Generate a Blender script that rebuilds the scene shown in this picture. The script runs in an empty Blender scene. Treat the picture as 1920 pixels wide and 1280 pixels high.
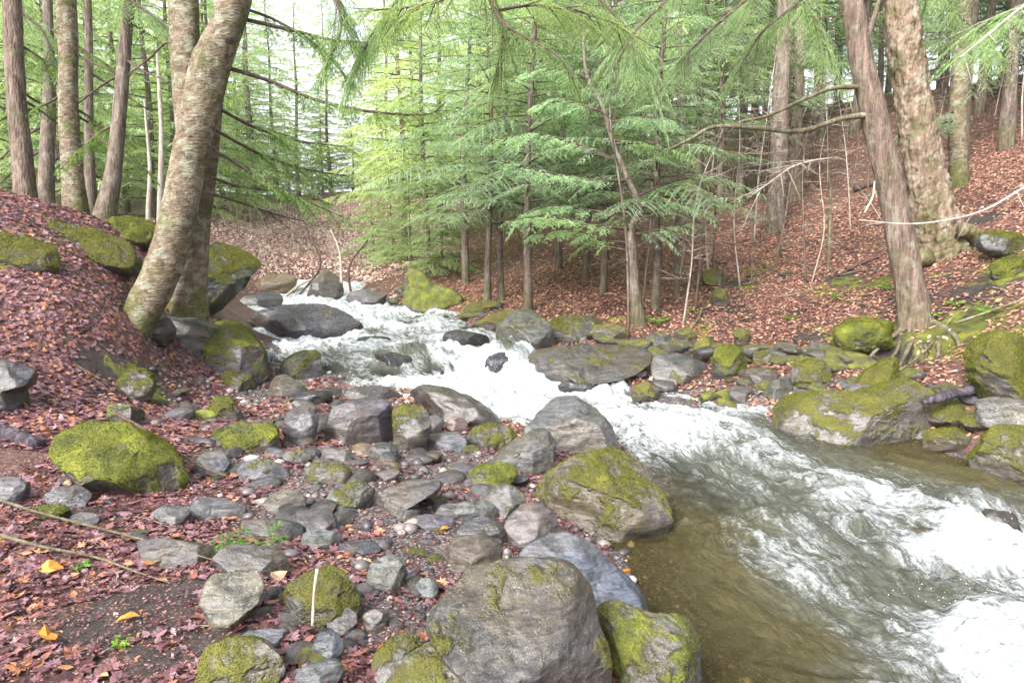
import bpy, bmesh, math, random
import numpy as np
R = math.radians
C = bpy.context.scene
COL = C.collection
# ---------------------------------------------------------------- camera, sky, sun, exposure
PITCH = R(7.5); F = 1280.0
CAM = np.array([0.0, 0.0, 1.6])
cd = bpy.data.cameras.new('camera'); cam = bpy.data.objects.new('camera', cd); COL.objects.link(cam)
cam.location = CAM; cam.rotation_euler = (R(90) - PITCH, 0, 0)
cd.sensor_width = 36; cd.lens = 24; cd.clip_start = 0.05; cd.clip_end = 500
C.camera = cam
SUN_EL, SUN_AZ = R(42), R(215)
w = bpy.data.worlds.new("World"); C.world = w; w.use_nodes = True
nt = w.node_tree; nt.nodes.clear()
sky = nt.nodes.new('ShaderNodeTexSky'); sky.sky_type = 'NISHITA'; sky.sun_disc = False
sky.sun_elevation = SUN_EL; sky.sun_rotation = SUN_AZ; sky.air_density = 1.0; sky.dust_density = 5.0; sky.ozone_density = 1.0
hs = nt.nodes.new('ShaderNodeHueSaturation'); hs.inputs['Saturation'].default_value = 0.22; hs.inputs['Value'].default_value = 1.0
bg = nt.nodes.new('ShaderNodeBackground'); bg.inputs['Strength'].default_value = 0.125
wo = nt.nodes.new('ShaderNodeOutputWorld')
nt.links.new(sky.outputs[0], hs.inputs['Color']); nt.links.new(hs.outputs[0], bg.inputs[0]); nt.links.new(bg.outputs[0], wo.inputs[0])
sd = bpy.data.lights.new('sun', 'SUN'); sd.energy = 1.35; sd.angle = R(14); sd.color = (1.0, 0.96, 0.9)
so = bpy.data.objects.new('sun', sd); COL.objects.link(so)
so.rotation_euler = (R(90) - SUN_EL, 0, R(180) - SUN_AZ)
C.view_settings.view_transform = 'Standard'; C.view_settings.look = 'None'; C.view_settings.gamma = 1.0
C.view_settings.exposure = 2.08
C.cycles.max_bounces = 6; C.cycles.diffuse_bounces = 3; C.cycles.transparent_max_bounces = 8
C.cycles.glossy_bounces = 2; C.cycles.transmission_bounces = 3
C.cycles.use_denoising = True
C.cycles.sample_clamp_indirect = 6
rng = np.random.default_rng(7)
# ---------------------------------------------------------------- projection helpers (pixels of the 1920x1280 photo -> world)
RT = np.array([1.0, 0, 0]); UP = np.array([0, math.sin(PITCH), math.cos(PITCH)]); FW = np.array([0, math.cos(PITCH), -math.sin(PITCH)])
def ray(px, py): return RT * (px - 960) / F - UP * (py - 640) / F + FW
def pt(px, py, d): return CAM + ray(px, py) * d
def ptY(px, py, Y):
    r = ray(px, py); return CAM + r * (Y / r[1])
def ptZ(px, py, z):
    r = ray(px, py); return CAM + r * ((z - CAM[2]) / r[2])
WY = np.array([-9, 0, 3, 4.8, 6.5, 8, 9.4, 10.2, 12, 16, 18, 24]); WZ = np.array([-1.1, -.65, -.5, -.45, -.38, -.26, -.13, .05, .12, .35, .5, 1.0])
def zw(Y): return np.interp(Y, WY, WZ)
def ptW(px, py):
    z = 0.0
    for _ in range(12): p = ptZ(px, py, z); z = .5 * z + .5 * float(zw(p[1]))
    return p
# ---------------------------------------------------------------- numpy noise
_perm = np.random.default_rng(3).permutation(256); _perm = np.concatenate([_perm, _perm, _perm])
_g = np.random.default_rng(4).normal(size=(256, 3)); _g /= np.linalg.norm(_g, axis=1)[:, None]
def perlin(p):
    p = np.asarray(p, float); i = np.floor(p).astype(int); f = p - i; i &= 255; u = f * f * f * (f * (f * 6 - 15) + 10)
    out = 0
    for a in (0, 1):
        for b in (0, 1):
            for c in (0, 1):
                h = _perm[_perm[_perm[(i[..., 0] + a) & 255] + ((i[..., 1] + b) & 255)] + ((i[..., 2] + c) & 255)]
                g = _g[h]; d = (g * (f - np.array([a, b, c]))).sum(-1)
                wgt = (u[..., 0] if a else 1 - u[..., 0]) * (u[..., 1] if b else 1 - u[..., 1]) * (u[..., 2] if c else 1 - u[..., 2])
                out = out + wgt * d
    return out * 1.6
def fbm(p, o=4, lac=2.03, gain=.5):
    s = 0; a = 1
    for k in range(o): s = s + a * perlin(p * (lac ** k) + k * 17.3); a *= gain
    return s
def smooth(a, b, x): t = np.clip((x - a) / (b - a), 0, 1); return t * t * (3 - 2 * t)
# ---------------------------------------------------------------- materials
def mat(name):
    m = bpy.data.materials.new(name); m.use_nodes = True; n = m.node_tree; n.nodes.clear(); return m, n
class G:
    def __init__(s, n): s.n = n
    def add(s, t, **k):
        x = s.n.nodes.new(t)
        for a, v in k.items(): setattr(x, a, v)
        return x
    def L(s, a, b): s.n.links.new(a, b)
    def val(s, sock, v):
        if hasattr(v, 'is_output') or isinstance(v, bpy.types.NodeSocket): s.L(v, sock)
        else: sock.default_value = v
    def noise(s, vec, scale, detail=4, rough=.5, dist=0, col=False):
        x = s.add('ShaderNodeTexNoise'); x.inputs['Scale'].default_value = scale; x.inputs['Detail'].default_value = detail
        x.inputs['Roughness'].default_value = rough; x.inputs['Distortion'].default_value = dist
        if vec is not None: s.L(vec, x.inputs['Vector'])
        return x.outputs['Color' if col else 'Fac']
    def voro(s, vec, scale, out='Distance', feat='F1'):
        x = s.add('ShaderNodeTexVoronoi', feature=feat); x.inputs['Scale'].default_value = scale; s.L(vec, x.inputs['Vector']); return x.outputs[out]
    def math(s, op, a, b=0.0, clamp=False):
        x = s.add('ShaderNodeMath', operation=op, use_clamp=clamp); s.val(x.inputs[0], a); s.val(x.inputs[1], b); return x.outputs[0]
    def rng(s, v, a, b, c=0.0, d=1.0):
        x = s.add('ShaderNodeMapRange'); x.interpolation_type = 'SMOOTHSTEP'; s.val(x.inputs[0], v)
        for i, q in enumerate((a, b, c, d)): s.val(x.inputs[i + 1], q)
        return x.outputs[0]
    def mix(s, f, a, b, mode='MIX'):
        x = s.add('ShaderNodeMix', data_type='RGBA', blend_type=mode); s.val(x.inputs[0], f)
        for i, q in ((6, a), (7, b)):
            if isinstance(q, (tuple, list)): x.inputs[i].default_value = (*q[:3], 1)
            else: s.L(q, x.inputs[i])
        return x.outputs[2]
    def ramp(s, v, stops, interp='LINEAR'):
        x = s.add('ShaderNodeValToRGB'); x.color_ramp.interpolation = interp; e = x.color_ramp.elements
        e[0].position = stops[0][0]; e[0].color = (*stops[0][1], 1); e[1].position = stops[-1][0]; e[1].color = (*stops[-1][1], 1)
        for p, c in stops[1:-1]: q = e.new(p); q.color = (*c, 1)
        s.L(v, x.inputs[0]); return x.outputs[0]
    def mapping(s, vec, scale, rot=(0, 0, 0)):
        x = s.add('ShaderNodeMapping'); x.inputs['Scale'].default_value = scale; x.inputs['Rotation'].default_value = rot; s.L(vec, x.inputs['Vector']); return x.outputs[0]
    def vadd(s, a, b):
        x = s.add('ShaderNodeVectorMath', operation='ADD'); s.L(a, x.inputs[0]); s.val(x.inputs[1], b); return x.outputs[0]
    def bump(s, h, strength, dist, normal=None):
        x = s.add('ShaderNodeBump'); x.inputs['Strength'].default_value = strength; x.inputs['Distance'].default_value = dist; s.L(h, x.inputs['Height'])
        if normal is not None: s.L(normal, x.inputs['Normal'])
        return x.outputs[0]
    def attr(s, name, out='Color'): x = s.add('ShaderNodeAttribute'); x.attribute_name = name; return x.outputs[out]
    def sep(s, c):
        x = s.add('ShaderNodeSeparateColor'); s.L(c, x.inputs[0]); return x.outputs
    def out(s, sh):
        o = s.add('ShaderNodeOutputMaterial'); s.L(sh, o.inputs[0])
    def bsdf(s, col, rough, normal=None, spec=.5, **k):
        x = s.add('ShaderNodeBsdfPrincipled'); s.val(x.inputs['Base Color'], (*col, 1) if isinstance(col, tuple) else col); s.val(x.inputs['Roughness'], rough)
        s.val(x.inputs['Specular IOR Level'], spec)
        if normal is not None: s.L(normal, x.inputs['Normal'])
        for a, v in k.items(): s.val(x.inputs[a], v)
        return x.outputs[0]
MOSS_A, MOSS_B, MOSS_C = (.030, .040, .008), (.095, .105, .013), (.215, .23, .020)
def mk_rock():
    m, n = mat('rock'); g = G(n)
    tc = g.add('ShaderNodeTexCoord').outputs['Object']; oi = g.add('ShaderNodeObjectInfo')
    v = g.vadd(tc, oi.outputs['Location'])
    mask = g.sep(g.attr('mask'))
    vr = g.mapping(v, (1.2, 2.0, 6), (.35, .25, .3))
    strat = g.noise(vr, 2.6, 7, .6, .9); big = g.noise(v, 3.5, 3); fine = g.noise(v, 45, 5, .7); mid = g.noise(v, 14, 5, .6)
    base = g.mix(g.rng(strat, .3, .7), oi.outputs['Color'], g.mix(.16, oi.outputs['Color'], (.42, .40, .46)))
    base = g.mix(g.rng(strat, .50, .40, 0, .75), base, g.mix(.55, oi.outputs['Color'], (.03, .03, .035)))
    base = g.mix(g.rng(g.noise(v, 1.9, 5, .6), .42, .62, 0, .8), base, g.mix(.6, oi.outputs['Color'], (.085, .060, .026)))
    dark = g.rng(g.noise(v, 24, 6, .7, .5), .50, .36, 0, .5)
    base = g.mix(dark, base, (.03, .028, .03), 'MIX')
    fs = g.noise(g.mapping(v, (2, 3, 14), (.35, .25, .3)), 5, 8, .7, .6); base = g.mix(g.rng(fs, .56, .38, 0, .7), base, (.012, .012, .016)); sp = g.voro(v, 60); base = g.mix(g.rng(sp, .2, .08, 0, .3), base, (.2, .19, .18))
    # pale lichen blotches
    lv = g.voro(g.vadd(v, g.noise(v, 20, 3, .5, 0, True)), 11); lic = g.math('MULTIPLY', g.rng(g.math('ADD', lv, g.math('MULTIPLY', mid, .55)), .57, .47), mask[1])
    base = g.mix(lic, base, g.ramp(fine, [(.35, (.16, .18, .12)), (.65, (.38, .38, .31))]))
    base = g.mix(mask[2], base, g.mix(.55, base, (.012, .012, .014)))
    mn = g.noise(v, 70, 4, .7); mb = g.noise(v, 6, 3); mfac = g.rng(g.math('ADD', mask[0], g.math('ADD', g.math('MULTIPLY', g.math('SUBTRACT', mid, .5), 1.1), g.math('MULTIPLY', g.math('SUBTRACT', big, .5), 1.2))), .40, .80)
    mcol = g.ramp(g.math('ADD', g.math('MULTIPLY', mb, .8), g.math('MULTIPLY', mn, .6)), [(.5, MOSS_A), (.72, MOSS_B), (.95, MOSS_C)])
    mcol = g.mix(g.attr('mask', 'Alpha'), g.mix(.75, mcol, (.075, .060, .014)), mcol); colr = g.mix(mfac, base, mcol)
    rough = g.math('SUBTRACT', g.math('ADD', g.math('MULTIPLY', fine, .4), .18), g.math('MULTIPLY', mask[2], .22))
    rough = g.math('ADD', rough, g.math('MULTIPLY', mfac, .5), True)
    h = g.math('ADD', g.math('ADD', g.math('MULTIPLY', fine, .4), g.math('MULTIPLY', strat, .8)), g.math('MULTIPLY', mfac, g.math('ADD', mn, .6)))
    g.out(g.bsdf(colr, rough, g.bump(h, .9, .016), .5)); return m
def mk_moss():
    m, n = mat('moss_tufts'); g = G(n)
    ri = g.add('ShaderNodeNewGeometry').outputs['Random Per Island']
    c = g.ramp(ri, [(0, MOSS_A), (.5, MOSS_B), (1, MOSS_C)])
    d = g.add('ShaderNodeBsdfDiffuse'); g.L(c, d.inputs[0]); t = g.add('ShaderNodeBsdfTranslucent'); g.L(c, t.inputs[0])
    mx = g.add('ShaderNodeMixShader'); mx.inputs[0].default_value = .3; g.L(d.outputs[0], mx.inputs[1]); g.L(t.outputs[0], mx.inputs[2]); g.out(mx.outputs[0]); return m
def mk_ground():
    m, n = mat('ground'); g = G(n)
    tc = g.add('ShaderNodeTexCoord').outputs['Object']; mk = g.sep(g.attr('mask'))
    vw = g.vadd(tc, g.noise(tc, 12, 2, .5, 0, True))
    cell = g.voro(vw, 17, 'Color'); dist = g.voro(vw, 17); cr = g.sep(cell)[0]
    lc = g.ramp(cr, [(0, (.03, .013, .012)), (.25, (.07, .032, .03)), (.5, (.12, .06, .055)), (.75, (.19, .10, .08)), (1, (.27, .14, .10))])
    lc = g.mix(g.rng(dist, .35, .7, 0, .7), lc, (.02, .012, .010))
    fine = g.noise(tc, 60, 5, .7); soil = g.ramp(g.noise(tc, 9, 6, .65), [(.3, (.016, .012, .010)), (.7, (.060, .046, .042))])
    gv = g.voro(tc, 70, 'Color'); gd = g.voro(tc, 70); grav = g.ramp(g.sep(gv)[0], [(0, (.03, .025, .025)), (.5, (.10, .085, .085)), (.9, (.20, .17, .165)), (1, (.4, .37, .36))])
    grav = g.mix(g.rng(gd, .4, .75, 0, .8), grav, (.03, .025, .022))
    nz = g.math('MULTIPLY', g.math('SUBTRACT', g.noise(tc, 5, 5, .6), .5), 1.6)
    c = g.mix(g.rng(g.math('ADD', mk[0], nz), .35, .6), soil, lc)
    c = g.mix(g.rng(g.math('ADD', mk[2], nz), .4, .6), c, grav)
    mf = g.rng(g.math('ADD', mk[1], nz), .42, .62); mn = g.noise(tc, 50, 4, .7)
    c = g.mix(mf, c, g.ramp(g.math('ADD', g.math('MULTIPLY', g.noise(tc, 5, 3), .7), g.math('MULTIPLY', mn, .35)), [(.38, MOSS_A), (.55, MOSS_B), (.72, MOSS_C)]))
    h = g.math('ADD', g.math('MULTIPLY', fine, .6), g.math('ADD', g.math('MULTIPLY', cr, .8), g.math('MULTIPLY', mf, mn)))
    g.out(g.bsdf(c, g.math('ADD', .45, g.math('MULTIPLY', fine, .4)), g.bump(h, .9, .02), .4)); return m
def mk_leaf(name, stops, trans=.25, rough=.45):
    m, n = mat(name); g = G(n); ri = g.add('ShaderNodeNewGeometry').outputs['Random Per Island']
    tc = g.add('ShaderNodeTexCoord').outputs['Object']
    c = g.ramp(ri, stops); c = g.mix(g.rng(g.noise(tc, 55, 4, .6), .35, .65, 0, .45), c, g.mix(.6, c, (.03, .012, .01)))
    b = g.bsdf(c, rough, g.bump(g.noise(tc, 90, 3), .4, .004), .5); t = g.add('ShaderNodeBsdfTranslucent'); g.L(c, t.inputs[0])
    mx = g.add('ShaderNodeMixShader'); mx.inputs[0].default_value = trans; g.L(b, mx.inputs[1]); g.L(t.outputs[0], mx.inputs[2]); g.out(mx.outputs[0]); return m
def mk_needle(name):
    m, n = mat(name); g = G(n); ri = g.add('ShaderNodeNewGeometry').outputs['Random Per Island']; oi = g.add('ShaderNodeObjectInfo')
    tc = g.add('ShaderNodeTexCoord').outputs['Object']
    c = g.mix(1.0, g.ramp(g.math('ADD', g.math('MULTIPLY', ri, .5), g.math('MULTIPLY', g.noise(tc, 1.3, 3), .6)), [(.2, (.6, .75, .6)), (.5, (1.2, 1.25, 1.1)), (.8, (2.2, 2.0, 1.6))]), oi.outputs['Color'], 'MULTIPLY')
    d = g.bsdf(c, .5, None, .3); t = g.add('ShaderNodeBsdfTranslucent'); g.L(g.mix(1.0, c, (1.25, 1.35, .85), 'MULTIPLY'), t.inputs[0])
    mx = g.add('ShaderNodeMixShader'); mx.inputs[0].default_value = .55; g.L(d, mx.inputs[1]); g.L(t.outputs[0], mx.inputs[2]); g.out(mx.outputs[0]); return m
def mk_bark(name, c0, c1, c2, moss=.0, lich=.0, stretch=6, scale=9, bump=.02):
    m, n = mat(name); g = G(n); tc = g.add('ShaderNodeTexCoord').outputs['Object']
    v = g.mapping(tc, (1, 1, 1.0 / stretch)); a = g.noise(v, scale, 6, .65, .6); b = g.noise(tc, 40, 5, .7); big = g.noise(tc, 2.2, 4, .6)
    cr = g.voro(g.mapping(tc, (1, 1, 1.6 / stretch)), scale * 2.2, 'Distance')
    c = g.ramp(a, [(.3, c0), (.5, c1), (.7, c2)]); c = g.mix(g.rng(b, .5, .35, 0, .5), c, c0)
    if lich: c = g.mix(g.math('MULTIPLY', g.rng(g.noise(tc, 7, 5, .7), .5, .62), lich), c, (.25, .27, .20))
    if moss:
        pz = g.add('ShaderNodeSeparateXYZ'); g.L(tc, pz.inputs[0])
        low = g.rng(pz.outputs[2], 1.0, -.1, 0, 1)
        c = g.mix(g.math('MULTIPLY', g.rng(g.math('ADD', big, g.math('MULTIPLY', low, .22)), .50, .66), moss), c, g.ramp(b, [(.35, MOSS_A), (.7, MOSS_B)]))
    h = g.math('ADD', a, g.math('ADD', g.math('MULTIPLY', cr, .7), g.math('MULTIPLY', b, .3)))
    g.out(g.bsdf(c, .85, g.bump(h, .9, bump), .2)); return m
def mk_water():
    m, n = mat('stream_water'); g = G(n)
    uv = g.add('ShaderNodeUVMap'); uv.uv_map = 'flow'; a = g.sep(g.attr('mask')); tc = g.add('ShaderNodeTexCoord').outputs['Object']
    wv = g.vadd(uv.outputs[0], g.mapping(g.noise(uv.outputs[0], 1.7, 3, .5, 0, True), (.5, .5, 0)))
    s1 = g.noise(g.mapping(wv, (1.2, 3.4, 1)), 1.5, 9, .62, .25); s2 = g.noise(g.mapping(wv, (3, 8, 1)), 3.2, 7, .68, .15); s3 = g.noise(tc, 42, 4, .7)
    rid = g.math('SUBTRACT', 1.0, g.math('MULTIPLY', g.math('ABSOLUTE', g.math('SUBTRACT', s1, .5)), 7.0))
    t = g.math('ADD', a[0], g.math('ADD', g.math('MULTIPLY', g.math('SUBTRACT', s1, .5), 1.5), g.math('ADD', g.math('MULTIPLY', g.math('SUBTRACT', s2, .5), .8), g.math('MULTIPLY', g.math('SUBTRACT', s3, .5), .75))))
    t = g.math('ADD', t, g.math('MULTIPLY', g.math('MAXIMUM', rid, 0.0), g.math('MULTIPLY', a[0], .35)))
    ff = g.rng(t, .46, 1.25)
    deep = g.mix(g.rng(s2, .3, .7), g.mix(a[1], (.032, .038, .032), (.040, .034, .015)), g.mix(a[1], (.085, .095, .085), (.075, .066, .030)))
    c = g.mix(ff, deep, g.mix(g.rng(s2, .35, .62), (.18, .205, .22), (.47, .49, .50)))
    h1 = g.noise(g.mapping(wv, (4, 13, 1)), 2.2, 6, .65, .3)
    h = g.math('ADD', g.math('MULTIPLY', h1, 1.0), g.math('ADD', g.math('MULTIPLY', s3, .25), g.math('MULTIPLY', ff, .8)))
    nrm = g.bump(h, .75, .03)
    rough = g.math('ADD', .07, g.math('MULTIPLY', ff, .55))
    b = g.bsdf(c, rough, nrm, .5, IOR=1.33)
    tr = g.add('ShaderNodeBsdfTransparent'); tr.inputs[0].default_value = (.75, .68, .45, 1)
    mx = g.add('ShaderNodeMixShader'); g.L(g.math('MULTIPLY', g.math('SUBTRACT', 1.0, ff), a[2]), mx.inputs[0]); g.L(b, mx.inputs[1]); g.L(tr.outputs[0], mx.inputs[2])
    g.out(mx.outputs[0]); return m
M = dict(rock=mk_rock(), moss=mk_moss(), ground=mk_ground(), needle=mk_needle('needles'), water=mk_water(),
    litter=mk_leaf('leaf_litter', [(0, (.04, .016, .018)), (.2, (.10, .036, .042)), (.42, (.18, .085, .10)), (.66, (.28, .165, .19)), (.82, (.25, .10, .085)), (.94, (.38, .155, .075)), (1, (.52, .29, .16))], .15, .32),
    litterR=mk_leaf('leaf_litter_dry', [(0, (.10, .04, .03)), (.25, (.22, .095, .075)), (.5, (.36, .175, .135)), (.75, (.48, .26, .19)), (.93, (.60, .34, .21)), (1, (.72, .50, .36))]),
    orange=mk_leaf('orange_leaf', [(0, (.62, .22, .03)), (1, (.85, .42, .08))], .3), pale=mk_leaf('pale_leaf', [(0, (.80, .55, .36)), (1, (.85, .62, .42))], .3),
    beech=mk_bark('grey_bark', (.045, .032, .022), (.13, .10, .068), (.24, .195, .145), .75, .55, .6, 8, .014),
    hem=mk_bark('reddish_bark', (.035, .022, .018), (.125, .088, .07), (.24, .18, .15), .25, .25, 7, 16, .02),
    shag=mk_bark('flaky_bark', (.05, .032, .022), (.17, .12, .085), (.30, .24, .19), .45, .45, 3, 8, .04),
    dim=mk_bark('grey_brown_bark', (.045, .03, .026), (.12, .09, .075), (.22, .18, .155), .35, .3, 6, 14, .015),
    twig=mk_bark('dark_twig', (.035, .022, .02), (.075, .05, .042), (.13, .09, .075), 0, .0, 5, 20, .003),
    limb=mk_bark('mossy_limb', (.05, .04, .022), (.12, .10, .06), (.22, .20, .14), .0, .5, 3, 20, .006),
    bone=mk_bark('pale_dead_wood', (.18, .14, .11), (.32, .28, .24), (.48, .45, .40), 0, .35, 4, 25, .003),
    log=mk_bark('weathered_log', (.012, .010, .012), (.045, .037, .046), (.13, .11, .135), 0, 0, 12, 20, .01))
# ---------------------------------------------------------------- mesh helpers
def np_mesh(name, V, faces, m, smooth_=True):
    """faces: list of (k,n) int arrays of uniform arity"""
    me = bpy.data.meshes.new(name); V = np.ascontiguousarray(V, np.float32); me.vertices.add(len(V)); me.vertices.foreach_set('co', V.ravel())
    nl = sum(f.size for f in faces); nf = sum(len(f) for f in faces)
    me.loops.add(nl); me.loops.foreach_set('vertex_index', np.concatenate([f.ravel() for f in faces]).astype(np.int32))
    me.polygons.add(nf); tot = np.concatenate([np.full(len(f), f.shape[1]) for f in faces]); st = np.concatenate([[0], np.cumsum(tot)[:-1]])
    me.polygons.foreach_set('loop_start', st.astype(np.int32)); me.polygons.foreach_set('use_smooth', np.full(nf, smooth_))
    me.update(calc_edges=True); me.materials.append(m); return me
def link(name, me, parent=None, loc=(0, 0, 0), label=None, cat=None, group=None, kind=None, color=None):
    o = bpy.data.objects.new(name, me); COL.objects.link(o); o.location = loc
    if parent: o.parent = parent
    if label: o['label'] = label
    if cat: o['category'] = cat
    if group: o['group'] = group
    if kind: o['kind'] = kind
    if color is not None: o.color = (*color[:3], 1)
    return o
def set_mask(me, cols, name='mask'):
    a = me.color_attributes.new(name, 'FLOAT_COLOR', 'POINT'); c = np.ones((len(cols), 4), np.float32); c[:, :cols.shape[1]] = cols; a.data.foreach_set('color', c.ravel())
def vnormals(me):
    n = np.empty(len(me.vertices) * 3, np.float32); me.vertex_normals.foreach_get('vector', n); return n.reshape(-1, 3)
# ---------------------------------------------------------------- ground (thin plate spline through surveyed points)
LE = [(1330, 1280), (1240, 1200), (1200, 1100), (1120, 1000), (1240, 950), (1170, 840), (980, 790), (870, 745), (760, 722), (640, 718), (600, 700), (520, 690), (515, 645)]
RE = [(1920, 890), (1830, 870), (1700, 820), (1500, 815), (1440, 790), (1180, 745), (1000, 705), (955, 655), (900, 625), (760, 585), (700, 562)]
CL = np.array([(-6.4, 24), (-5.6, 20.5), (-4.9, 18), (-4.4, 15.3), (-3.0, 12.5), (-1.3, 10.5), (0.5, 8.7), (1.9, 7.1), (2.7, 5.6), (3.1, 4.2), (4.0, 2.0), (5.5, -1), (7.5, -5)], float)
cp = []
for q in LE + RE: cp.append(ptW(*q))
for q in [(-4.6, 13.4, .18), (-5.9, 15.5, .38), (-6.6, 17.8, .6), (-7.2, 20.5, 1.0), (-3.9, 19.5, .85), (-5.4, 21.6, 1.15), (-5.0, 23, 1.3)]: cp.append(np.array(q))
for c in CL[1:]: cp.append(np.array([c[0], c[1], zw(c[1]) - .33]))
for (x, y, z) in [(300, 1280, 0), (0, 1280, .05), (650, 1280, -.03), (1000, 1280, -.2), (0, 1000, .08), (300, 1000, .02), (600, 1000, -.03), (850, 1000, -.08), (1030, 1010, -.2),
                  (0, 850, .17), (200, 850, .1), (400, 850, .0), (600, 850, -.07), (800, 865, -.2), (900, 860, -.24), (1000, 900, -.25), (500, 750, -.02), (650, 760, -.1), (400, 760, .0), (300, 790, .08), (200, 780, .22),
                  (0, 770, .32), (1300, 690, .0), (1500, 745, -.05)]: cp.append(ptZ(x, y, z))
for (x, y, Y) in [(0, 700, 5.9), (0, 600, 6.6), (0, 500, 7.3), (0, 400, 8.3), (100, 412, 8.9), (200, 435, 9.5), (290, 478, 10.2), (100, 700, 6.3), (100, 600, 6.9), (100, 500, 7.7), (200, 700, 6.9), (200, 600, 7.4), (200, 520, 8.3),
                  (300, 720, 7.5), (255, 620, 7.7), (330, 640, 8.6), (330, 690, 8.2), (420, 640, 9.6), (450, 702, 8.9), (400, 600, 10.6), (350, 560, 10.5),
                  (1300, 640, 10.3), (1500, 700, 8.3), (1500, 640, 9.5), (1700, 700, 7.8), (1720, 625, 8.8), (1900, 740, 6.7), (1900, 640, 7.7), (1900, 500, 9.4), (1900, 400, 11.5), (1900, 300, 14.5), (1900, 200, 19), (1900, 150, 27),
                  (1700, 510, 11), (1700, 400, 14), (1700, 300, 18), (1700, 215, 24), (1700, 185, 32), (1500, 560, 11.5), (1500, 450, 15), (1500, 350, 20), (1500, 260, 27), (1500, 205, 36), (1300, 570, 12), (1300, 490, 15), (1300, 400, 19.5), (1300, 310, 27), (1300, 250, 36),
                  (1100, 605, 11.3), (1100, 530, 14.5), (1100, 460, 18.5), (1100, 390, 24), (1100, 310, 33), (950, 570, 14), (900, 510, 18), (900, 440, 24), (900, 360, 33), (800, 545, 17), (780, 490, 23), (780, 430, 30), (640, 490, 24), (600, 455, 28), (600, 410, 34), (600, 370, 42), (450, 450, 29), (450, 400, 36)]: cp.append(ptY(x, y, Y))
for q in [(-9, 12, 2.2), (-8, 15, 2.0), (-13, 20, 2.5), (-11, 27, 2.8), (-9, 30, 2.8), (-14, 8, 3.2), (-9, 4, 1.8), (-5, 2, .35), (-9, -3, 1.2), (-4, -4, .2), (0, -4, 0), (3, -5, -.6), (9, -4, -.3), (10, 1, .3), (7, 3.5, 0.0), (9, 6, 1.3), (16, 8, 4.5), (14, 4, 2.6), (30, 15, 9), (-30, 10, 5), (-30, 40, 6), (-15, 55, 6), (10, 65, 10), (35, 45, 12), (30, 70, 12), (-30, 70, 7), (0, -14, .5), (-18, -12, 3), (18, -12, 2)]: cp.append(np.array(q, float))
cp = np.array(cp, float)
def _U(r2): return .5 * r2 * np.log(r2 + 1e-9)
K = _U(((cp[:, None, :2] - cp[None, :, :2]) ** 2).sum(-1)) + np.eye(len(cp)) * .04
Pm = np.c_[np.ones(len(cp)), cp[:, :2]]; A = np.block([[K, Pm], [Pm.T, np.zeros((3, 3))]])
_sol = np.linalg.solve(A, np.r_[cp[:, 2], 0, 0, 0]); _wt, _af = _sol[:-3], _sol[-3:]
def axis(lo, a, b, hi, fine, grow):
    xs = list(np.arange(a, b, fine)); s = fine; x = b
    while x < hi: xs.append(x); s *= grow; x += s
    s = fine; x = a - fine; L = []
    while x > lo: L.append(x); s *= grow; x -= s
    return np.array(L[::-1] + xs)
GX = axis(-40, -7.5, 7.0, 45, .05, 1.035); GY = axis(-16, 1.4, 12, 75, .05, 1.02)
def base_h(X, Y):
    out = np.full(X.shape, _af[0]) + _af[1] * X + _af[2] * Y
    for i in range(len(cp)): out = out + _wt[i] * _U((X - cp[i, 0]) ** 2 + (Y - cp[i, 1]) ** 2)
    return out
XX, YY = np.meshgrid(GX, GY); HH = base_h(XX, YY)
P3 = np.stack([XX, YY, XX * 0], -1)
HH = HH + .05 * fbm(P3 * .9, 3) + .016 * fbm(P3 * 5 + 9, 3) + .12 * smooth(12, 25, YY) * fbm(P3 * .5, 3)
def _dig(px, py, Y, rx, ry, a):
    p = ptY(px, py, Y); HH[:] = HH - a * np.exp(-(((XX - p[0]) / rx) ** 2 + ((YY - p[1]) / ry) ** 2) ** 2)
_dig(1700, 668, 8.35, .55, .28, .38)
_dig(1080, 700, 9.0, .6, .25, .12)
def H(x, y):
    x = np.asarray(x, float); y = np.asarray(y, float)
    i = np.clip(np.searchsorted(GX, x) - 1, 0, len(GX) - 2); j = np.clip(np.searchsorted(GY, y) - 1, 0, len(GY) - 2)
    u = np.clip((x - GX[i]) / (GX[i + 1] - GX[i]), 0, 1); v = np.clip((y - GY[j]) / (GY[j + 1] - GY[j]), 0, 1)
    return HH[j, i] * (1 - u) * (1 - v) + HH[j, i + 1] * u * (1 - v) + HH[j + 1, i] * (1 - u) * v + HH[j + 1, i + 1] * u * v
_ds = np.concatenate([np.arange(1.2, 14, .01), np.arange(14, 70, .05)])
def hit(px, py, water=False):
    r = ray(px, py); q = CAM + _ds[:, None] * r; h = H(q[:, 0], q[:, 1])
    if water: h = np.maximum(h, zw(q[:, 1]))
    b = np.nonzero(q[:, 2] < h)[0]; k = b[0] if len(b) else len(_ds) - 1
    return _ds[k], q[k]
def proj(p):
    d = p - CAM; z = d @ FW; return 960 + F * (d @ RT) / z, 640 - F * (d @ UP) / z, z
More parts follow.
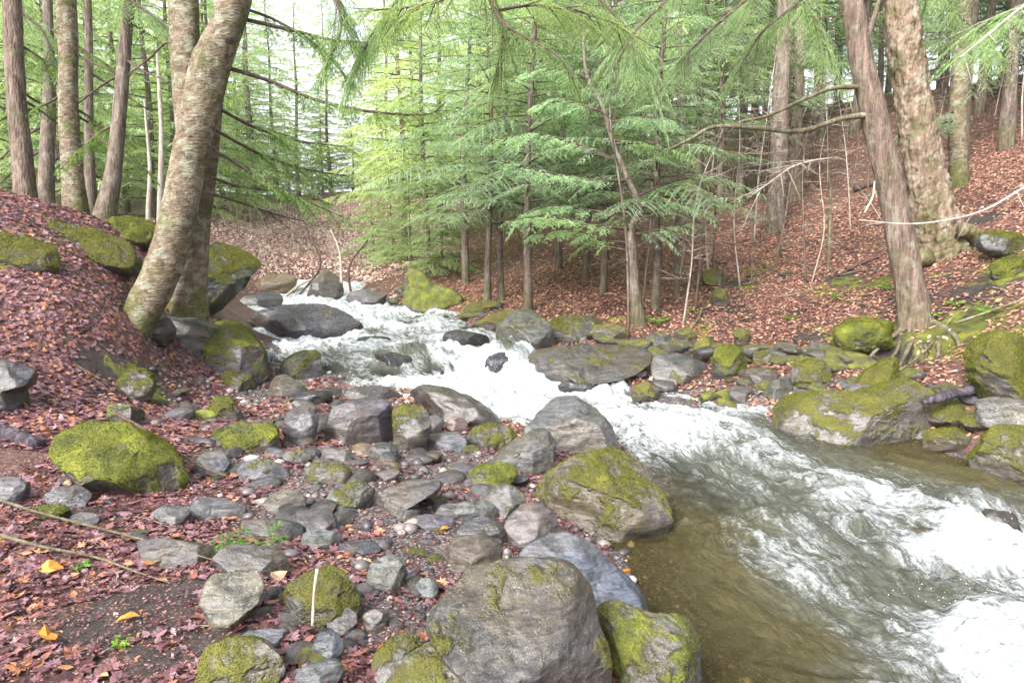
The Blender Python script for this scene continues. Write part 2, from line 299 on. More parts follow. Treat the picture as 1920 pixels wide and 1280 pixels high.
# ground masks: r leaf cover, g moss, b gravel
LF = np.full(XX.shape, .85); MS = np.zeros(XX.shape); GV = np.zeros(XX.shape)
def blob(arr, px, py, r, v, water=False):
    p = hit(px, py, water)[1]; k = np.exp(-((XX - p[0]) ** 2 + (YY - p[1]) ** 2) / (r * r)); arr[:] = arr * (1 - k) + v * k
for px, py, r in [(700, 900, .8), (850, 890, .7), (950, 900, .6), (640, 800, 1.0), (560, 740, 1.0), (430, 740, .8), (760, 1000, .5), (860, 1050, .5), (450, 790, .7), (720, 860, .6), (560, 870, .5), (1350, 735, .8), (1000, 960, .4), (700, 1100, .35), (1500, 740, .6), (700, 740, .8), (600, 930, .5), (520, 960, .4), (650, 1010, .4), (480, 840, .5), (730, 1130, .3), (900, 830, .6)]: blob(GV, px, py, r, .85); 
for px, py, r in [(230, 1150, .26), (310, 1120, .22), (150, 1190, .2), (420, 1190, .12), (330, 760, .7), (230, 730, .5), (150, 960, .25), (300, 1240, .1), (450, 850, .3), (700, 950, .4), (800, 860, .5), (1700, 670, .35), (1670, 665, .3), (1740, 675, .25), (290, 640, .2)]: blob(LF, px, py, r, .0)
for px, py, r in [(250, 715, .28), (230, 780, .2), (290, 740, .25), (30, 450, .5), (120, 450, .55), (190, 470, .45), (15, 485, .3), (230, 425, .5), (260, 440, .5), (350, 600, .3), (1600, 640, .5), (1660, 620, .5), (1750, 610, .35), (1860, 640, .6), (1900, 500, .6), (1880, 460, .6), (1800, 620, .5), (1180, 600, .4), (1280, 630, .3), (1420, 500, .5), (1560, 540, .5), (1650, 530, .4), (1860, 580, .3), (940, 590, .4), (1070, 620, .6), (880, 560, .7), (1350, 520, .3), (1900, 700, .5)]: blob(MS, px, py, r, .75)
_r = np.random.default_rng(55)
for _ in range(34): blob(LF, _r.uniform(1150, 1900), _r.uniform(380, 640), _r.uniform(.15, .45), _r.uniform(0, .3))
for _ in range(16): blob(MS, _r.uniform(1150, 1900), _r.uniform(420, 640), _r.uniform(.12, .35), .6)
wet = smooth(.12, -.05, HH - zw(YY)) * (YY < 20)
GV = np.maximum(GV, wet * .9); LF = LF * (1 - wet)
nx, ny = len(GX), len(GY); idx = np.arange(nx * ny).reshape(ny, nx)
quads = np.stack([idx[:-1, :-1], idx[:-1, 1:], idx[1:, 1:], idx[1:, :-1]], -1).reshape(-1, 4)
gm = np_mesh('ground', np.stack([XX, YY, HH], -1).reshape(-1, 3), [quads], M['ground'])
set_mask(gm, np.stack([LF, MS, GV], -1).reshape(-1, 3)); link('ground', gm, kind='structure')
def gmask(arr, x, y):
    i = np.clip(np.searchsorted(GX, x), 0, nx - 1); j = np.clip(np.searchsorted(GY, y), 0, ny - 1); return arr[j, i]
# ---------------------------------------------------------------- stream
def catmull(P, n):
    P = np.asarray(P, float); Q = np.vstack([2 * P[0] - P[1], P, 2 * P[-1] - P[-2]]); out = []
    for i in range(1, len(Q) - 2):
        t = np.linspace(0, 1, n, endpoint=False)[:, None]; a, b, c, d = Q[i - 1], Q[i], Q[i + 1], Q[i + 2]
        out.append(.5 * (2 * b + (c - a) * t + (2 * a - 5 * b + 4 * c - d) * t * t + (3 * b - a - 3 * c + d) * t ** 3))
    out.append(Q[-2][None]); return np.vstack(out)
cl = catmull(CL, 24); sg = np.diff(cl, axis=0); al = np.r_[0, np.cumsum(np.linalg.norm(sg, axis=1))]
wx = axis(-9, -3, 6.2, 8, .03, 1.03); wy = np.concatenate([np.arange(-3, 2, .1), np.arange(2, 7, .018), np.arange(7, 12, .028), np.arange(12, 24, .06)])
WX, WYY = np.meshgrid(wx, wy); sh = WX.shape; q = np.stack([WX.ravel(), WYY.ravel()], -1)
U = np.empty(len(q)); Vv = np.empty(len(q))
for s in range(0, len(q), 20000):
    d = q[s:s + 20000, None, :] - cl[None]; d2 = (d ** 2).sum(-1); k = d2.argmin(1); kk = np.clip(k, 1, len(cl) - 2); tg = cl[kk + 1] - cl[kk - 1]; tg /= np.linalg.norm(tg, axis=1)[:, None]
    dd = q[s:s + 20000] - cl[k]; U[s:s + 20000] = al[k] + (dd * tg).sum(1); Vv[s:s + 20000] = dd[:, 0] * tg[:, 1] - dd[:, 1] * tg[:, 0]
U = U.reshape(sh); Vv = Vv.reshape(sh)
FOAM = [(600, 545, .8), (560, 545, 1), (440, 580, .85), (480, 600, .9), (560, 632, .9), (640, 635, .8), (720, 590, .75), (700, 575, .85), (800, 590, .7), (800, 620, .75), (860, 610, .55), (900, 640, .6), (740, 630, .6), (690, 660, .55), (640, 670, .55), (620, 700, .45), (700, 700, .45), (760, 690, .6), (820, 660, .8), (850, 700, .85), (900, 690, .95), (920, 720, 1.0), (960, 740, 1.05), (1000, 740, 1.1), (900, 750, 1.0), (980, 770, 1.05), (1060, 730, .95), (1130, 750, .8), (1200, 770, .75), (1180, 800, .9), (1250, 810, .85), (1300, 830, .8), (1220, 850, .55), (1280, 880, .42), (1380, 840, .78), (1400, 870, .62), (1450, 900, .5), (1350, 920, .35), (1500, 900, .5), (1600, 900, .5), (1250, 930, .35), (1300, 980, .25), (1560, 850, .25), (1700, 850, .15), (1800, 900, .2), (1900, 900, .25), (1640, 940, .6), (1680, 900, .5), (1620, 980, .55), (1500, 980, .4), (1560, 1020, .45), (1480, 1020, .7), (1500, 1080, .55), (1420, 1000, .4), (1300, 1060, .12), (1200, 1020, .05), (1180, 1080, .0), (1250, 1150, .05), (1350, 1150, .12), (1400, 1230, .15), (1380, 1280, .1), (1420, 1100, .3), (1500, 1150, .4), (1600, 1160, .5), (1560, 1250, .35), (1650, 1220, .55), (1700, 1120, .4), (1650, 1060, .4), (1740, 1000, .3), (1800, 1020, .9), (1850, 1010, 1.0), (1780, 1060, .85), (1900, 1080, .8), (1700, 1280, .6), (1740, 1040, .7), (1800, 1120, .45), (1880, 1130, .6), (1820, 1200, 1.1), (1900, 1220, 1.2), (1850, 1270, 1.1), (1780, 1180, .9), (1880, 960, .35), (1850, 930, .25), (1240, 770, .75), (1320, 790, .65), (1420, 810, .45)]
fp = np.array([ptW(a, b)[:2] for a, b, _ in FOAM]); fv = np.array([c for *_, c in FOAM])
num = np.zeros(sh); den = np.full(sh, 1e-6)
for p, v in zip(fp, fv):
    r = .07 * math.hypot(p[0], p[1]) ** .9; w_ = 1.0 / ((((WX - p[0]) ** 2 + (WYY - p[1]) ** 2) / (r * r)) + .3) ** 2; num += w_ * v; den += w_
FO = num / den
Q = np.stack([U, Vv, U * 0], -1); wrp = np.stack([fbm(Q * .8 + 3, 2), fbm(Q * .8 + 40, 2), U * 0], -1) * .4
Qw = Q + wrp
rough_ = np.clip(FO, 0, 1)
hgt = (.15 * rough_ + .018) * fbm(Qw * [1.0, 1.6, 1], 3) + (.05 * rough_ + .006) * (1 - 2 * np.abs(perlin(Qw * [3, 4.2, 1] + 7))) + (.034 * rough_ + .004) * fbm(Qw * [8, 16, 1] + 11, 2) + .012 * rough_ * perlin(Qw * [26, 40, 1]) + .005 * rough_ * perlin(Qw * [60, 90, 1])
FO = FO * (.90 + .16 * smooth(7, 9, WYY)) + .5 * rough_ * smooth(-.02, .10, hgt) - .12 * smooth(0, -.1, hgt) + .15 * fbm(Qw * [1.1, 2.2, 1] + 31, 3) * smooth(.02, .3, FO)
for (px, py, r, a) in [(945, 690, .42, .34), (870, 640, .5, .16), (690, 640, .45, .12), (770, 672, .5, .14), (640, 610, .5, .10), (1240, 812, .5, .12), (1400, 870, .45, .13), (1850, 985, .4, .24), (1480, 1010, .3, .10), (1880, 1190, .35, .14), (820, 600, .4, .12), (740, 590, .4, .1)]:
    p = ptW(px, py); k = np.exp(-((WX - p[0]) ** 2 + (WYY - p[1] - .15) ** 2) / (r * r)); hgt = hgt + a * k
for (px, py, r, v) in [(935, 672, .22, .3), (952, 688, .18, .35), (870, 632, .2, .3), (700, 637, .16, .2), (770, 668, .18, .2), (720, 700, .18, .2), (660, 615, .2, .3), (810, 690, .12, .1)]:
    p = ptW(px, py); k = np.exp(-((WX - p[0]) ** 2 + ((WYY - p[1]) / 1.3) ** 2) / (r * r)); FO = FO * (1 - k) + v * k
pool = np.zeros(sh)
for (px, py, r) in [(1200, 1050, .7), (1300, 1150, .6), (1350, 1250, .6), (1150, 1010, .5), (1280, 1000, .5), (1740, 860, .6), (1480, 1200, .3), (1850, 900, .5), (1400, 1280, .5), (1300, 1080, .5)]:
    p = ptW(px, py); pool = np.maximum(pool, np.exp(-((WX - p[0]) ** 2 + (WYY - p[1]) ** 2) / (r * r)))
WH = zw(WYY) + hgt; TH = H(WX, WYY); dep = WH - TH
clear = np.clip(smooth(.22, .02, dep) * .6, 0, .6)
keep = (WYY < 20.3) & (WH > TH - .1) & (np.abs(Vv) < 4.2)
widx = np.arange(WX.size).reshape(sh); qd = np.stack([widx[:-1, :-1], widx[:-1, 1:], widx[1:, 1:], widx[1:, :-1]], -1).reshape(-1, 4)
kq = keep.ravel()[qd].any(1); qd = qd[kq]; used, inv = np.unique(qd, return_inverse=True); qd = inv.reshape(-1, 4)
wm = np_mesh('stream_water', np.stack([WX, WYY, WH], -1).reshape(-1, 3)[used], [qd], M['water'])
set_mask(wm, np.stack([np.clip(FO, 0, 1.3), np.clip(pool + .25, 0, 1), clear], -1).reshape(-1, 3)[used])
uvl = wm.uv_layers.new(name='flow'); li = np.empty(len(wm.loops), np.int32); wm.loops.foreach_get('vertex_index', li)
uvl.data.foreach_set('uv', np.stack([U.ravel()[used], Vv.ravel()[used]], -1)[li].astype(np.float32).ravel())
link('stream_water', wm, kind='structure')
# ---------------------------------------------------------------- rocks
_ico = {}
def ico(lv):
    if lv not in _ico:
        b = bmesh.new(); bmesh.ops.create_icosphere(b, subdivisions=lv, radius=1); b.verts.ensure_lookup_table()
        _ico[lv] = (np.array([v.co[:] for v in b.verts]), np.array([[v.index for v in f.verts] for f in b.faces])); b.free()
    return _ico[lv]
def tufts(me, mask, o, n, size, r):
    """short moss blades standing on the mossy faces of a rock"""
    co = np.empty(len(me.vertices) * 3, np.float32); me.vertices.foreach_get('co', co); co = co.reshape(-1, 3); nr = vnormals(me)
    tri = np.empty(len(me.loops), np.int32); me.loops.foreach_get('vertex_index', tri); tri = tri.reshape(-1, 3)
    a, b, c = co[tri[:, 0]], co[tri[:, 1]], co[tri[:, 2]]; area = np.linalg.norm(np.cross(b - a, c - a), axis=1); fm = mask[tri].mean(1)
    wgt = area * smooth(.42, .7, fm)
    if wgt.sum() <= 0: return
    n = int(min(n, 26000 * wgt.sum() * .5 + 50)); f = r.choice(len(tri), n, p=wgt / wgt.sum()); u = r.random((n, 2)); u = np.where(u.sum(1)[:, None] > 1, 1 - u, u)
    p = a[f] + (b - a)[f] * u[:, :1] + (c - a)[f] * u[:, 1:]; d = nr[tri[f, 0]] + r.normal(size=(n, 3)) * .55 + [0, 0, .4]; d /= np.linalg.norm(d, axis=1)[:, None]
    s = np.cross(d, r.normal(size=(n, 3))); s /= np.linalg.norm(s, axis=1)[:, None] + 1e-9; l = size * r.uniform(.5, 1.3, (n, 1)); wd = size * .28
    V = np.stack([p - s * wd - d * size * .3, p + s * wd - d * size * .3, p + d * l], 1).reshape(-1, 3)
    link('moss', np_mesh('moss', V, [np.arange(n * 3).reshape(-1, 3)], M['moss'], False), o, kind='stuff')
def ell(cx, cy, w_, h_, rot=0, seed=0):
    r = random.Random(seed + int(cx * 7 + cy)); out = []
    for i in range(10):
        t = i * math.tau / 10 + r.uniform(-.15, .15); c, s = math.cos(t), math.sin(t); e = .78
        x = math.copysign(abs(c) ** e, c) * w_ / 2 * r.uniform(.9, 1.06); y = math.copysign(abs(s) ** e, s) * h_ / 2 * r.uniform(.88, 1.05)
        a = R(rot); out.append((cx + x * math.cos(a) - y * math.sin(a), cy + x * math.sin(a) + y * math.cos(a)))
    return out
RC = [0]
def rock(poly, label, tint, moss=.3, lich=.2, name='boulder', cat='boulder', lv=None, thick=.8, water=False, cuts=5, wetb=0, group=None, tilt=0, depth=None, sink=.10, flat=.47):
    RC[0] += 1; r = np.random.default_rng(100 + RC[0]); P = np.array(poly, float)
    x0, y0 = P.min(0); x1, y1 = P.max(0); cx, cy = (x0 + x1) / 2, (y0 + y1) / 2; wpx, hpx = x1 - x0, y1 - y0
    bx = P[P[:, 1].argmax(), 0] * .5 + cx * .5
    d0 = depth or hit(bx, y1 - .05 * hpx, water)[0]
    T = .5 * max(min(wpx, hpx * 2.2), hpx * .8) * d0 / F * thick; D = d0 + .3 * T
    cen = pt(cx, cy, D); L = (P - [cx, cy]) * D / F; L[:, 1] *= -1
    lv = lv or (6 if wpx > 130 else 5 if wpx > 50 else 4)
    d, faces = ico(lv)
    # silhouette radius by intersecting rays with the outline
    th = np.linspace(-math.pi, math.pi, 181)[:-1]; rr = np.zeros(180); A_, B_ = L, np.roll(L, -1, 0)
    for i, t in enumerate(th):
        dr = np.array([math.cos(t), math.sin(t)]); e = B_ - A_; den_ = dr[0] * e[:, 1] - dr[1] * e[:, 0]; den_ = np.where(abs(den_) < 1e-9, 1e-9, den_)
        tt = (A_[:, 0] * e[:, 1] - A_[:, 1] * e[:, 0]) / den_; ss = (A_[:, 0] * dr[1] - A_[:, 1] * dr[0]) / den_
        ok = (tt > 0) & (ss >= -1e-6) & (ss <= 1 + 1e-6); rr[i] = tt[ok].max() if ok.any() else np.abs(L).mean()
    ker = np.array([1, 3, 5, 6, 5, 3, 1.]); ker /= ker.sum(); rr = np.convolve(np.r_[rr[-3:], rr, rr[:3]], ker, 'valid')
    a = np.arctan2(d[:, 2], d[:, 0]); Rr = np.interp(a, np.r_[th, math.pi], np.r_[rr, rr[0]]); rho = np.sqrt(d[:, 0] ** 2 + d[:, 2] ** 2)
    sx = rho ** .9 * Rr; X = np.stack([sx * np.cos(a), np.sign(d[:, 1]) * np.abs(d[:, 1]) ** .9 * T, sx * np.sin(a)], 1)
    S = max(wpx, hpx) * D / F
    wn = fbm(X / S * 2.2 + r.uniform(0, 50, 3), 2); X = X * (1 + .10 * wn[:, None])
    for k in range(-1, cuts + 3):   # broken planes facing out and up
        nrm = np.array([r.uniform(-.8, .8), r.uniform(-1.1, -.3) if k % 2 == 0 else r.uniform(-.6, .8), r.uniform(-.2, 1.0)]); nrm = np.array([r.uniform(-.3, .3), -.5, .8]) if k < 0 and cuts > 1 else nrm; nrm /= np.linalg.norm(nrm)
        s = X @ nrm; lim = s.max() * (r.uniform(.60, .86) if k >= 0 else r.uniform(flat - .08, flat + .08)); ov = np.maximum(s - lim, 0); X = X - nrm * (ov * .97)[:, None]
    ax = np.array([r.uniform(-.3, .3), r.uniform(-.5, .5), 1]); ax /= np.linalg.norm(ax); so_ = X @ ax
    st = perlin(np.stack([so_ * 14 / S ** .6, so_ * 0 + X[:, 0] * 1.5 / S, so_ * 0 + RC[0] * 3.1], -1))
    rad = X / (np.linalg.norm(X, axis=1)[:, None] + 1e-9)
    X = X + rad * (.016 * S * st + .013 * S * fbm(X / S * 6 + RC[0], 5, gain=.6) )[:, None]
    an_ = np.arctan2(X[:, 2], X[:, 0]); pr_ = np.hypot(X[:, 0], X[:, 2]); nb = 40; bi = ((an_ + math.pi) / math.tau * nb).astype(int) % nb
    mx_ = np.zeros(nb); np.maximum.at(mx_, bi, pr_); bc = (np.arange(nb) + .5) / nb * math.tau - math.pi; tg_ = np.interp(bc, np.r_[th, math.pi], np.r_[rr, rr[0]])
    ra = np.clip(tg_ / (mx_ + 1e-6), .8, 1.7); ra = (np.roll(ra, 1) + 2 * ra + np.roll(ra, -1)) / 4; sc_ = np.interp(an_, np.r_[bc[-1] - math.tau, bc, bc[0] + math.tau], np.r_[ra[-1], ra, ra[0]]); X[:, 0] *= sc_; X[:, 2] *= sc_
    Wd = X[:, :1] * RT + X[:, 1:2] * FW + X[:, 2:] * UP
    low = smooth(0, -.8, X[:, 2] / (hpx * D / F * .5)); Wd[:, 2] -= low * sink * S
    me = np_mesh(name, Wd, [faces], M['rock']); n = vnormals(me); Wp = Wd + cen
    mo = moss * (.36 + .62 * smooth(-.3, .8, n[:, 2])) + .40 * fbm(Wp * 3.6, 5, gain=.6) + .12 * fbm(Wp * 22, 3) + (.06 if moss > .5 else -.12)
    if moss < .05: mo[:] = 0
    mo = np.clip(mo, 0, 1); wl = wetb + smooth(.12, .0, Wp[:, 2] - zw(Wp[:, 1])) * (1 if water else .4)
    mo = mo * (1 - .8 * np.clip(wl - wetb, 0, 1))
    br_ = 1.0 if any(q in label for q in ('bright', 'yellow-green', 'green moss')) and 'dark' not in label else .25
    Wd = Wd + n * (.008 * smooth(.35, .9, mo) * (1 + .6 * perlin(Wp * 22)))[:, None] * min(1, S * 1.5); me.vertices.foreach_set('co', np.ascontiguousarray(Wd, np.float32).ravel()); me.update()
    set_mask(me, np.stack([mo, np.full(len(mo), lich), np.clip(wl, 0, 1), np.full(len(mo), br_)], -1))
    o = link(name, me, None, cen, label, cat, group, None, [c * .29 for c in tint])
    if moss > .3 and d0 < 12 and wpx > 60: tufts(me, mo, o, 26000, .006 + .0006 * d0, r)
    return o
GREY, BLUE, PURP, BRN, DK, TAN, PALE, PINK = (.15, .15, .155), (.15, .18, .23), (.20, .17, .23), (.13, .105, .07), (.045, .045, .055), (.30, .24, .16), (.30, .30, .32), (.42, .25, .20)
exec_rocks = [
 # poly, label, tint, moss, lichen, kwargs
 ([(100,812),(150,790),(215,793),(270,822),(320,852),(356,888),(348,915),(290,930),(240,915),(170,890),(110,852)], 'large flat slab boulder thickly covered in bright green moss on the leafy left bank', GREY, .95, .1, dict(flat=.5)),
 ([(790,1165),(845,1098),(905,1066),(1010,1070),(1098,1085),(1125,1150),(1165,1280),(1160,1350),(960,1370),(890,1270),(820,1210)], 'biggest foreground boulder, grey rock with olive moss patches beside the brown pool', (.19,.17,.14), .48, .35, dict(wetb=.15, flat=.3, cuts=4, thick=1.0)),
 ([(690,1275),(760,1236),(830,1210),(880,1228),(915,1272),(905,1350),(670,1350)], 'pale speckled boulder with moss cut by the bottom edge of the photo', (.30,.28,.23), .5, .8, {}),
 ([(690,1252),(700,1225),(740,1196),(780,1188),(792,1208),(760,1236),(712,1262)], 'small dark slab with moss wedged behind the pale speckled boulder', BRN, .6, .2, {}),
 ([(948,1052),(1000,1012),(1060,993),(1112,1020),(1165,1068),(1215,1110),(1232,1165),(1180,1180),(1125,1165),(1100,1092),(1010,1075)], 'smooth blue-grey wedge boulder sloping down to the brown pool', (.15,.21,.31), .05, .15, dict(flat=.4, depth=3.55)),
 ([(1122,1160),(1160,1150),(1240,1170),(1310,1183),(1328,1210),(1325,1350),(1180,1350),(1150,1250)], 'pale grey boulder with green moss on its right side at the pool edge', (.24,.24,.26), .58, .3, dict(flat=.38, thick=1.0)),
 ([(990,938),(1030,882),(1080,855),(1160,846),(1192,863),(1240,908),(1256,945),(1232,975),(1160,997),(1090,992),(1040,978)], 'massive olive brown boulder jutting into the rapids above the pool', (.21,.17,.10), .62, .25, {}),
 ([(975,806),(1010,770),(1045,744),(1082,744),(1122,765),(1152,800),(1174,842),(1120,850),(1040,852),(985,832)], 'tall pointed grey boulder against the white rapids', (.19,.19,.195), .12, .45, {}),
 ([(908,866),(945,836),(1000,804),(1035,801),(1044,840),(1036,872),(1000,887),(940,882)], 'slanted grey boulder leaning in front of the tall pointed one', (.18,.185,.17), .3, .3, {}),
 ([(757,727),(775,715),(830,723),(890,748),(940,773),(976,802),(900,800),(860,802),(810,772),(762,750)], 'long dark slab slanting along the edge of the white water', (.15,.13,.145), .14, .2, dict(wetb=.4)),
 ([(602,792),(625,760),(690,741),(732,750),(748,790),(737,828),(660,834),(610,826)], 'wet purple-grey block boulder in the middle of the cobble beach', PURP, .16, .2, dict(wetb=.3)),
 ([(733,770),(760,757),(802,768),(810,800),(800,832),(750,845),(736,832)], 'grey boulder with a moss cap beside the purple-grey block', GREY, .6, .3, {}),
 (ell(812,795,44,36), 'small blue-grey stone between the moss-capped boulder and the pink stone', BLUE, .0, .1, dict(name='stone', cat='stone')),
 (ell(856,797,44,34,30), 'smooth pinkish orange stone below the long dark slab', PINK, 0, .1, dict(name='stone', cat='stone')),
 (ell(838,769,32,30), 'lumpy tan stone on top of the pink stone', (.40,.30,.20), 0, .3, dict(name='stone', cat='stone')),
 ([(788,830),(810,812),(855,810),(887,826),(880,842),(800,844)], 'flat pale blue-grey stone beside the muddy puddle', (.26,.28,.33), 0, .1, dict(name='stone', cat='stone')),
 ([(868,822),(890,800),(925,794),(968,805),(972,828),(940,840),(885,842)], 'low boulder with a mossy top behind the slanted grey boulder', BRN, .55, .2, {}),
 ([(530,802),(540,768),(570,756),(600,780),(592,816),(565,838),(535,832)], 'upright wet silvery slab beside the purple-grey block', (.26,.26,.31), .2, .2, dict(wetb=.35)),
 ([(400,815),(412,797),(460,792),(515,797),(532,820),(520,842),(450,845),(410,830)], 'long rounded boulder covered in brownish green moss on the beach', BRN, .75, .1, {}),
 ([(385,770),(395,745),(425,742),(450,770),(458,795),(400,795)], 'brown mossy hummock stone behind the long mossy boulder', BRN, .65, .1, dict(name='stone', cat='stone')),
 (ell(386,780,60,24), 'flat stone with a bright moss top left of the brown hummock', GREY, .8, .1, dict(name='stone', cat='stone')),
 ([(410,720),(420,698),(445,690),(468,700),(478,722),(455,732),(420,732)], 'rounded mossy stone at the foot of the green ledge', BRN, .7, .1, dict(name='stone', cat='stone')),
 ([(500,735),(508,705),(530,701),(575,725),(582,742),(540,748)], 'plain brown-grey boulder behind the black wet slab', (.20,.18,.15), .1, .2, {}),
 ([(533,757),(545,738),(600,730),(622,735),(620,755),(570,752)], 'black wet slab lying in front of the brown-grey boulder', DK, 0, 0, dict(wetb=.8, name='stone', cat='stone')),
 (ell(570,762,52,24,15), 'small brown stone leaning on the black wet slab', BRN, .1, .1, dict(name='stone', cat='stone')),
 (ell(620,738,40,26), 'round dark stone at the tip of the black wet slab', DK, 0, 0, dict(wetb=.4, name='stone', cat='stone')),
 ([(625,745),(660,725),(720,722),(758,735),(758,752),(690,750)], 'low wet rock at the water edge behind the purple-grey block', (.13,.12,.13), .05, .1, dict(wetb=.6)),
 ([(520,692),(535,670),(570,655),(598,657),(607,690),(607,710),(530,708)], 'dark rounded boulder with green moss standing at the stream edge', (.09,.09,.085), .55, .1, dict(water=True)),
 ([(452,602),(480,580),(530,570),(600,568),(650,579),(682,600),(694,628),(600,634),(540,628),(505,618)], 'broad wet boulder splitting the white water upstream', (.13,.13,.15), .3, .15, dict(water=True, wetb=.5, thick=.7)),
 ([(298,642),(350,612),(420,598),(470,620),(515,650),(520,674),(497,708),(440,702),(380,700),(330,684)], 'green mossy ledge boulder between the twin trunk tree and the stream', PURP, .75, .2, dict(thick=1.0)),
 ([(388,450),(430,458),(490,492),(452,532),(420,562),(390,584),(362,565),(366,500)], 'overhanging dark green mossy boulder behind the twin trunk tree', (.05,.09,.06), .75, .1, dict(depth=10.6, thick=.9)),
 ([(442,572),(450,555),(500,546),(532,552),(530,570),(480,582)], 'flat wet rock above the broad boulder upstream', (.16,.16,.15), .2, .1, dict(water=True, wetb=.4)),
 ([(470,545),(490,518),(530,510),(560,520),(552,545),(500,552)], 'yellow stained rock on the far bank upstream', (.40,.26,.08), .25, .2, dict(water=True)),
 ([(640,565),(648,546),(690,541),(725,548),(722,570),(680,574)], 'pale grey rock across the stream on the far bank', (.24,.23,.25), .2, .2, dict(water=True)),
 ([(575,552),(590,520),(606,502),(625,512),(645,540),(640,562),(600,565)], 'brown rock with a white top beside the far cascade', (.19,.15,.12), .1, .4, dict(water=True)),
 ([(755,572),(757,512),(785,498),(806,530),(868,548),(872,566),(830,585),(770,590)], 'yellow-green mossy rock at the far right bank of the stream', (.22,.22,.18), .85, .3, dict(water=True, thick=1.0)),
 ([(926,652),(930,605),(965,578),(1002,580),(1047,620),(1043,648),(990,662)], 'round lichen spotted boulder at the top of the small waterfall', (.13,.14,.12), .35, 1.0, dict(water=True, thick=1.1, cuts=3)),
 ([(960,680),(985,656),(1080,644),(1190,640),(1228,652),(1222,684),(1180,696),(1090,712),(1000,722),(964,718)], 'long flat ledge rock overhanging the rapids on the right bank', (.11,.085,.07), .42, .4, dict(water=True, thick=1.3, cuts=2, sink=.05, depth=9.35)),
 ([(1020,610),(1045,592),(1110,590),(1138,605),(1130,642),(1050,645)], 'dark layered rock behind the long flat ledge', (.07,.075,.06), .55, .2, dict(thick=.6)),
 (ell(1078,633,62,24), 'small pale crumbly rock resting on the long flat ledge', (.40,.36,.28), .05, .3, dict(thick=.6, name='stone', cat='stone')),
 ([(1215,690),(1225,665),(1270,660),(1330,680),(1335,700),(1290,712),(1225,708)], 'grey sloping boulder right of the long flat ledge', (.13,.135,.13), .25, .2, {}),
 ([(1335,700),(1338,655),(1365,645),(1395,650),(1402,690),(1375,712),(1350,712)], 'square boulder wrapped in green moss on the right bank', GREY, .9, .2, {}),
 ([(1478,712),(1490,682),(1530,672),(1560,685),(1556,712),(1510,722)], 'mossy boulder with a bare grey face on the right bank', (.22,.20,.22), .7, .2, {}),
 ([(1428,742),(1450,712),(1480,702),(1487,725),(1475,748),(1445,750)], 'greenish grey triangular slab leaning left of the bare faced boulder', (.15,.17,.12), .2, .1, {}),
 (ell(1425,704,72,34), 'rounded brown stone between the square mossy boulder and the triangular slab', BRN, .3, .1, {}),
 ([(1438,778),(1480,747),(1560,731),(1640,736),(1690,708),(1740,713),(1752,745),(1720,790),(1705,818),(1560,824),(1460,800)], 'huge long mossy boulder along the right edge of the stream', (.23,.19,.15), .7, .8, dict(thick=.9)),
 ([(1590,730),(1620,695),(1670,670),(1688,668),(1690,712),(1640,738)], 'steep moss covered wedge boulder behind the huge long boulder', BRN, .95, .1, {}),
 ([(1735,785),(1745,758),(1790,750),(1850,765),(1845,795),(1780,800)], 'dark mossy rock under the weathered log', (.10,.09,.06), .65, .2, {}),
 ([(1728,835),(1732,808),(1790,803),(1842,808),(1840,834),(1780,842)], 'long narrow mossy rock at the right waterline', BRN, .75, .1, {}),
 ([(1838,790),(1850,750),(1900,740),(1960,745),(1960,800),(1880,800)], 'pale lichen boulder at the right edge beside the weathered log', (.26,.25,.20), .35, 1.0, {}),
 ([(1822,870),(1835,820),(1870,795),(1930,800),(1980,830),(1980,900),(1860,896)], 'olive mossy boulder in the water at the right edge', (.22,.19,.12), .75, .5, {}),
 (ell(1835,795,80,22,8), 'flat mossy slab between the pale lichen boulder and the olive one', BRN, .8, .2, {}),
 (ell(1720,808,46,30), 'bluish wet stone between the huge long boulder and the narrow rock', BLUE, 0, .1, dict(name='stone', cat='stone')),
 ([(1182,745),(1190,722),(1212,715),(1236,728),(1240,750),(1205,754)], 'round mossy stone under the end of the long flat ledge', BRN, .85, .1, dict(name='stone', cat='stone')),
 (ell(1275,706,56,28), 'mossy stone just above the row of grey cobbles right of the ledge', BRN, .8, .1, dict(name='stone', cat='stone')),
 (ell(1245,722,52,22,10), 'bare grey cobble right of the round mossy stone', GREY, .1, .1, dict(name='stone', cat='stone')),
 (ell(1329,744,34,22), 'small stone with a bright green moss cap, leftmost of the three near the right waterline', BRN, 1, 0, dict(name='stone', cat='stone')),
 (ell(1358,741,34,20), 'small stone with a bright green moss cap, middle of the three near the right waterline', BRN, 1, 0, dict(name='stone', cat='stone')),
 (ell(1364,761,44,24,15), 'small stone with a bright green moss cap, nearest the water of the three', BRN, .9, 0, dict(name='stone', cat='stone')),
 (ell(1390,738,50,34), 'round brown stone behind the three green capped stones', BRN, .1, .1, dict(name='stone', cat='stone')),
 ([(372,1112),(384,1080),(470,1075),(498,1095),(490,1122),(450,1166),(405,1178)], 'ochre and olive square block stone lying on wet leaves in the foreground', (.27,.24,.13), .4, .5, dict(cuts=6)),
 ([(362,1228),(420,1207),(522,1209),(543,1235),(537,1264),(470,1290),(365,1295)], 'loaf shaped mossy stone at the bottom edge with pale bare patches', (.33,.29,.21), .6, .5, dict(cuts=3)),
 ([(520,1122),(545,1086),(600,1069),(642,1080),(672,1112),(680,1148),(600,1168),(540,1142)], 'brown mossy mound stone with a birch twig lying over it', BRN, .65, .2, {}),
 (ell(641,1166,64,50), 'smooth round purple-brown stone in front of the mossy mound', (.19,.16,.17), .05, .1, dict(cuts=2, name='stone', cat='stone', wetb=.3)),
 (ell(702,1164,50,44), 'round pinkish grey stone right of the smooth purple-brown one', (.30,.26,.26), 0, .2, dict(cuts=3, name='stone', cat='stone')),
